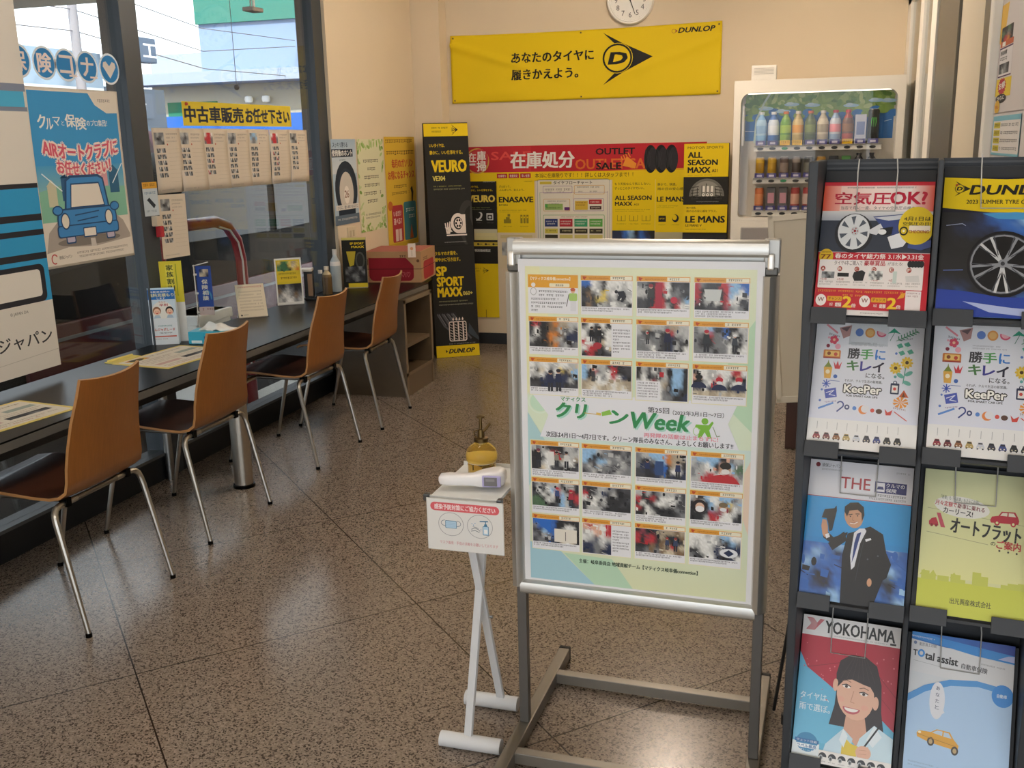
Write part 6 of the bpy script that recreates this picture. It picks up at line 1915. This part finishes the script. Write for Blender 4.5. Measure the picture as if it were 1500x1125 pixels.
# small tyre standee
t = thing('counter_standee', 'black and yellow tyre standee on counter, left of the red carton', 'display', (-2.755, 5.7, CT), R(22))
A = Art(150, 330, .15, .315, '#1e1e1a')
A.rect(0, 0, 150, 16, '#c8bc6a'); A.tb(52, 32, 138, 46, 'SP SPORT', YEL, .04); A.tb(60, 54, 138, 68, 'MAXX', YEL, .04); A.poly([(26, 90), (84, 90), (70, 180), (44, 190)], '#b4a02c'); A.ell(110, 150, 30, 56, '#4a4a44'); A.ell(110, 150, 20, 44, '#2a2a26'); A.photo(14, 190, 138, 290, 'kgdkgk/gkkdkg/kdggkk/dkkgdk', .2); A.rect(30, 300, 150, 330, '#d0bc2c')
p = A.build('front_panel', PAPER, t)
m_ = MB('#8f8a80'); m_.prism([(-.075, .001, 0), (-.075, .06, 0), (-.075, .03, .315), (-.075, .001, .315)], (.0015, 0, 0)); m_.prism([(.0735, .001, 0), (.0735, .06, 0), (.0735, .03, .315), (.0735, .001, .315)], (.0015, 0, 0)); m_.box(-.07, -.02, 0, .075, .06, .003)
m_.build('side_flap', PAPER, t, smooth=0)

# red carton
t = thing('carton', 'red and tan cardboard carton on far end of counter', 'carton', (-2.635, 6.15, CT + .001), R(8))
m_ = MB('#b08a64'); m_.box(-.19, -.2, 0, .19, .2, .2, bev=.004); m_.build('box', MATTE, t, smooth=0)
A = Art(380, 200, .38, .2, '#b08a64')
A.rrect(30, 40, 330, 190, 34, '#8c1f2c'); A.rect(30, 40, 90, 100, '#8c1f2c'); A.poly([(330, 92), (330, 40), (280, 40)], '#b08a64'); A.line([(0, 112), (380, 112)], 3, '#3a1a1a'); A.gk(240, 24, 330, 16, '#4a3424'); A.rrect(4, 44, 26, 88, 8, '#6a4a34'); A.text(246, 132, '♡i♡', 34, '#b85a60', .02, fw=60); A.circ(360, 60, 10, '#6a4a34')
p = A.build('front_print', MATTE, t); p.location = (0, -.2005, 0)
A = Art(400, 200, .4, .2, '#b08a64')
A.rrect(60, 70, 350, 190, 30, '#a03034'); A.line([(0, 112), (400, 112)], 3, '#3a1a1a'); A.gk(60, 44, 180, 20, '#4a3424')
p = A.build('side_print', MATTE, t); p.location = (.1905, 0, 0); p.rotation_euler = (0, 0, R(90))
m_ = MB('#b4786a'); m_.box(-.18, -.19, .2, .18, .19, .2012, c='#a8685c'); m_.build('lid_tape', MATTE, t, smooth=0)
A = Art(60, 110, .05, .09, '#e0cfc0')
A.circ(30, 40, 12, '#d89a6a'); A.rect(26, 56, 34, 100, '#c9b8a4')
o = A.build('paper_cutout', PAPER); place(o, (-2.47, 5.955, CT + .165), 0, 0, 20); tag(o, 'small pale paper cutout stuck on the corner of the red carton', 'paper cutout')

# ------------------------------------------------------------------ vending machine
VX0, VX1, VY = -.5, .487, 6.45
t = thing('vending_machine', 'white drinks vending machine in the far right corner', 'vending machine', (0, VY, 0))
VW = '#e2dccf'
m_ = MB(VW)
m_.box(VX0, .14, 0, VX1, .72, 1.845, bev=.006)
m_.box(VX0, .0, 0, VX1, .14, 1.0, bev=.006)
m_.build('cabinet', PAINT, t, smooth=0)
ox0, ox1, oz0, oz1 = VX0 + .042, VX1 - .042, 1.02, 1.772
inn, outp = [], []
for cx, cz, a, r in ((ox1 - .06, oz1 - .06, 0, .06), (ox0 + .06, oz1 - .06, 90, .06), (ox0 + .02, oz0 + .02, 180, .02), (ox1 - .02, oz0 + .02, 270, .02)):
    for k in range(7):
        q = R(a + 15 * k)
        inn.append((cx + r * math.cos(q), cz + r * math.sin(q)))
ccx, ccz = (VX0 + VX1) / 2, 1.40
for x, z in inn:
    dx, dz = x - ccx, z - ccz
    s_ = min(((VX1 - ccx) / dx if dx > 0 else (VX0 - ccx) / dx) if dx else 9, ((1.845 - ccz) / dz if dz > 0 else (1.0 - ccz) / dz) if dz else 9)
    outp.append((ccx + dx * s_, ccz + dz * s_))
# put true corners in
def snap(p):
    x, z = p
    return (x, z)
m_ = MB(VW)
m_.ring([[(x, .14, z) for x, z in outp], [(x, .004, z) for x, z in outp], [(x * .9985, 0, z * .9995) for x, z in outp], [(x, 0, z) for x, z in inn], [(x, .14, z) for x, z in inn]], cap=False)
for (cx, cz) in ((VX0, 1.845), (VX1, 1.845)):
    i = min(range(len(outp)), key=lambda k: (outp[k][0] - cx) ** 2 + (outp[k][1] - cz) ** 2)
m_.build('door_frame', PAINT, t, smooth=30)
m_ = MB(VW); m_.box(VX0, .002, 1.782, VX1, .14, 1.845, bev=.006); m_.box(VX0, .002, .99, VX0 + .035, .14, 1.84, bev=.004); m_.box(VX1 - .035, .002, .99, VX1, .14, 1.84, bev=.004)
m_.build('door_edge', PAINT, t, smooth=0)
m_ = MB('#ffffff'); m_.box(ox0 - .005, .03, oz0 - .005, ox1 + .005, .034, oz1 + .005)
m_.build('glass', glass_mat('vending_glass', (.98, .98, .98), 0.02), t, smooth=0)
A = Art(900, 760, ox1 - ox0 + .02, .76, '#cbc4b6')
A.rect(30, 60, 880, 290, '#2a6cb0'); A.rect(30, 0, 880, 130, '#7fa04a')
rg = random.Random(9)
for k in range(120):
    A.ell(rg.uniform(30, 870), rg.uniform(0, 110), rg.uniform(10, 34), rg.uniform(7, 18), rg.choice(['#6a9440', '#8fae54', '#a0b868', '#5c8438', '#b4c67c']), rot=rg.uniform(0, 180), n=9)
for k in range(18):
    A.ell(60 + 48 * k + rg.uniform(-9, 9), 126 + rg.uniform(-10, 26), 34, 22, '#2a6cb0' if k % 2 else '#7fa04a', n=12)
for x, y in ((150, 96), (250, 116), (300, 76), (420, 84), (640, 92), (780, 66), (850, 70)):
    A.ell(x, y, 44, 11, '#a9cfe6'); A.ell(x - 10, y - 6, 22, 9, '#c4dcea')
A.line([(88, 300), (96, 160), (140, 60), (170, 10)], 12, '#c0d4cc'); A.line([(30, 230), (90, 232)], 3, '#b8d0e0'); A.line([(830, 190), (870, 180)], 3, '#c8dcea')
p = A.build('backdrop', PAPER, t); p.location = ((ox0 + ox1) / 2, .136, oz0 - .004)
# shelves with buttons and price cards
BXS = [1117, 1137, 1153, 1171, 1189, 1205, 1222, 1241, 1259, 1279]
bx = [-.335 + .0728 * k for k in range(10)]
for r, (z, n, x1) in enumerate(((1.424, 10, .372), (1.228, 10, .372), (1.028, 8, .24))):
    m_ = MB('#e2ded4'); m_.box(-.375, .04, z - .002, x1, .09, z + .03, bev=.004)
    m_.box(-.375, .03, z + .03, x1, .125, z + .034, c='#b8b4ac')
    m_.build('shelf_strip', PLASTIC, t, smooth=0)
    for k in range(n):
        m_ = MB('#23221f')
        m_.lathe([(0, 0), (.016, 0), (.019, .003), (.016, .006), (0, .006)], seg=14, sy=.45, M=Matrix.Translation((bx[k], .041, z + .014)) @ Matrix.Rotation(PI / 2, 4, 'X'), c='#2f8a54' if k == 2 and r < 2 else '#23221f')
        m_.build('button', PLASTIC, t)
        A = Art(60, 30, .058, .03, '#6b6a8c')
        if r == 0 and k in (2, 3, 7):
            A.rect(0, 0, 60, 30, '#d8b02c'); A.gk(6, 6, 54, 14, '#8a6a18')
        else:
            A.poly([(0, 0), (14, 0), (20, 8), (40, 8), (46, 0), (60, 0), (60, 30), (46, 24), (14, 24), (0, 30)], '#4a4880'); A.rect(14, 10, 46, 22, '#c4c0d0')
        p = A.build('price_card', PAPER, t); p.location = (bx[k], .036, z + .033)
m_ = MB('#a8a29a'); m_.box(-.44, -.002, .73, -.2, .01, .965, bev=.01); m_.box(-.43, -.003, .74, -.21, .004, .955, c='#8f8985')
m_.box(.2, -.003, .5, .42, .01, .95, bev=.006, c='#8a8680'); m_.box(-.38, -.004, .22, .3, .01, .42, bev=.01, c='#3a3836')
m_.build('payment_panel', PLASTIC, t, smooth=0)
m_ = MB('#ffffff'); m_.box(-.42, .036, 1.764, .41, .05, 1.771); m_.build('light_strip', emit_mat('vending_lamp', '#fff4e2', 1.1), t, smooth=0)
m_ = MB('#e4e0d8'); m_.box(-.45, .035, 1.46, -.438, .05, 1.70); m_.build('sticker_strip', PLASTIC, t, smooth=0)

def drink(x, z, kind, cols, label, grp, h=.17, r=.027):
    t = thing('drink_' + kind, label, 'drink', (x, VY + .085, z), 0, grp)
    if kind == 'can':
        m = MB(cols[0]); m.lathe([(0, 0), (r * .9, 0), (r, .006), (r, h - .012), (r * .85, h - .003), (r * .85, h), (0, h)], seg=18, cols=['#b8b4ac', '#b8b4ac', cols[0], cols[0], '#b8b4ac', '#b8b4ac', '#b8b4ac'])
        m.build('body', GLOSSY, t)
        m = MB(cols[1]); m.lathe([(r * 1.01, h * .25), (r * 1.02, h * .26), (r * 1.02, h * .7), (r * 1.01, h * .71)], seg=18); m.build('label_band', GLOSSY, t)
    elif kind == 'pack':
        m = MB(cols[0]); m.box(-r, -r * .5, 0, r, r * .5, h, bev=.004); m.build('body', GLOSSY, t, smooth=0)
        m = MB(cols[1]); m.box(-r * .7, -r * .54, h * .3, r * .7, -r * .5, h * .75); m.build('label_band', GLOSSY, t, smooth=0)
    else:
        m = MB(cols[0]); m.lathe([(0, 0), (r * .92, 0), (r, .006), (r, h * .3), (r, h * .66), (r * .8, h * .76), (r * .42, h * .88), (r * .42, h * .93)], seg=18, cols=[cols[0], cols[0], cols[0], cols[1], cols[1], cols[0], cols[0], cols[0]])
        m.build('body', GLOSSY, t)
        m = MB(cols[2]); m.lathe([(r * .5, h * .92), (r * .5, h), (0, h)], seg=14); m.build('cap', PLASTIC, t)
        m = MB(cols[3] if len(cols) > 3 else '#e4e0d8'); m.lathe([(r * 1.01, h * .36), (r * 1.02, h * .37), (r * 1.02, h * .58), (r * 1.01, h * .59)], seg=18); m.build('label_band', PAPER, t)
    return t
G1 = 'drinks on the top vending shelf'
DR = [('bottle', ['#7fb0d8', '#a8c8e0', '#e4e8ea', '#8fb4d8'], 'pale blue water bottle, first on the top shelf of the vending machine'), ('bottle', ['#3a6ab0', '#cfd8e4', '#e4e8ea', '#dfe4ea'], 'white and blue sports drink bottle, second on the top vending shelf'),
      ('bottle', ['#8ab03c', '#6a9a30', '#d87a34', '#a8c84c'], 'bright green tea bottle with orange cap on top vending shelf'), ('bottle', ['#b8a05c', '#d0b878', '#e4dccc', '#d89a3c'], 'tan tea bottle with golden label on top vending shelf'),
      ('bottle', ['#4a5a34', '#5c6a3c', '#c8643c', '#7a8a4c'], 'dark green tea bottle with red cap on top vending shelf'), ('bottle', ['#b8ac94', '#cfc4ac', '#d8d4c8', '#a89c84'], 'cream coloured tall drink bottle on top vending shelf'),
      ('bottle', ['#8fa8c8', '#c4ccd8', '#b02c38', '#d88a94'], 'pale blue bottle with red cap on top vending shelf'), ('bottle', ['#a8402c', '#6a4630', '#c8303c', '#8a6240'], 'brown tea bottle with red top on top vending shelf'),
      ('pack', ['#b8bccc', '#6a7aa8'], 'silver and white drink pouch, second from right on top vending shelf'), ('can', ['#1c201b', '#161a16'], 'tall black can with green mark, rightmost on top vending shelf')]
for k, (kd, cs, lb) in enumerate(DR):
    drink(bx[k], 1.4585, kd, cs, lb, G1, h=.2 if k not in (8,) else .17, r=.033)
mk = MB('#5cc048')
for dx in (-.01, 0, .01):
    mk.tube([(dx, 0, .13), (dx * 1.3, 0, .1), (dx * .9, 0, .075)], [.003, .0025, .0005], seg=6)
last = [o for o in bpy.data.objects if o.get('label') == DR[9][2]][0]
o = mk.build('claw_mark', GLOSSY, last); o.location = (0, -.0345, .02)
G2 = 'drinks on the middle vending shelf'
D2 = [('#c8a02c', '#a8801c', 'can', 'yellow can, first on the middle shelf of the vending machine'), ('#c09a2c', '#b08a24', 'can', 'yellow can, second on the middle shelf of the vending machine'), ('#5a4a44', '#8a7a70', 'can', 'brown black coffee can, third on the middle vending shelf'), ('#8a8078', '#4a403a', 'can', 'grey coffee can with dark band, fourth on the middle vending shelf'),
      ('#3a3a38', '#6a6a60', 'can', 'black can behind the rack corner on middle vending shelf'), ('#b0883c', '#4a4434', 'can', 'gold can with dark band on the middle vending shelf'), ('#2a2826', '#c4beb4', 'pack', 'black and white box on the middle vending shelf'), ('#4f8a3c', '#c8cc6c', 'pack', 'green packet with yellow label on the middle vending shelf'),
      ('#26262a', '#5a5a64', 'bottle', 'squat black bottle, second from right on middle vending shelf'), ('#222226', '#70707a', 'bottle', 'squat black bottle, rightmost on middle vending shelf')]
for k, (a, b, kd, lb) in enumerate(D2):
    drink(bx[k], 1.2625, kd, [a, b, a, b], lb, G2, h=.125 if kd != 'bottle' else .14, r=.027 if kd != 'bottle' else .031)
G3 = 'drinks on the lower vending shelf'
D3 = [('#c0683c', '#d08a5c', 'can', 'orange can, first on the lower shelf of the vending machine'), ('#5a5654', '#c88a94', 'pack', 'dark and pink pack, second on the lower vending shelf'), ('#5c5856', '#c08a92', 'pack', 'dark and pink pack, third on the lower vending shelf'), ('#a8383a', '#d0a08c', 'can', 'red can left of the rack on the lower vending shelf'), ('#a43a3a', '#c8b0a4', 'can', 'red can half hidden by the rack on lower vending shelf')]
for k, (a, b, kd, lb) in enumerate(D3):
    drink(bx[k], 1.0625, kd, [a, b], lb, G3, h=.14, r=.027)

t = thing('wall_unit', 'small white grilled box standing on top of vending machine', 'box', (-.33, VY + .05, 1.846))
m_ = MB('#e0dace'); m_.box(-.074, 0, 0, .074, .08, .088, bev=.003)
m_.build('body', PLASTIC, t, smooth=0)
m_ = MB('#b8b2a8')
for k in range(5):
    m_.box(-.058, -.002, .036 + .008 * k, .058, .001, .040 + .008 * k)
m_.build('grille', PLASTIC, t, smooth=0)

# whiteboard easel and brown board behind the rack
t = thing('whiteboard', 'white framed board leaning on an easel behind the poster stand', 'board', (.06, 4.4, 0))
MW = Matrix.Translation((0, 0, .385)) @ Matrix.Rotation(R(-5), 4, 'Y') @ Matrix.Rotation(R(-4), 4, 'X')
m_ = MB('#ddd6c6'); m_.box(-.165, 0, 0, .36, .02, .8, M=MW)
m_.build('panel', PAINT, t, smooth=0)
m_ = MB('#e6e0d2')
for a, b, c, d in ((-.18, -.005, -.155, .81), (.35, -.005, .375, .81), (-.18, .785, .375, .81), (-.18, -.008, .375, .02)):
    m_.box(a, -.008, b, c, .024, d, M=MW, bev=.003)
m_.build('frame', PAINT, t, smooth=0)
for x, y in ((-.02, .02), (.3, .02), (.14, .45)):
    m_ = MB('#7a706a'); m_.tube([(x, y, 0), (.1 + (x - .1) * .5, .05 + y * .1, .9)], .012); m_.build('leg', CHROME, t)
m_ = MB('#4a2c22'); m_.box(-.085, 4.9, 0, .40, 4.94, .62, bev=.004)
tag(m_.build('brown_board', WOOD, smooth=0), 'dark brown wooden board standing on the floor behind the whiteboard', 'board')
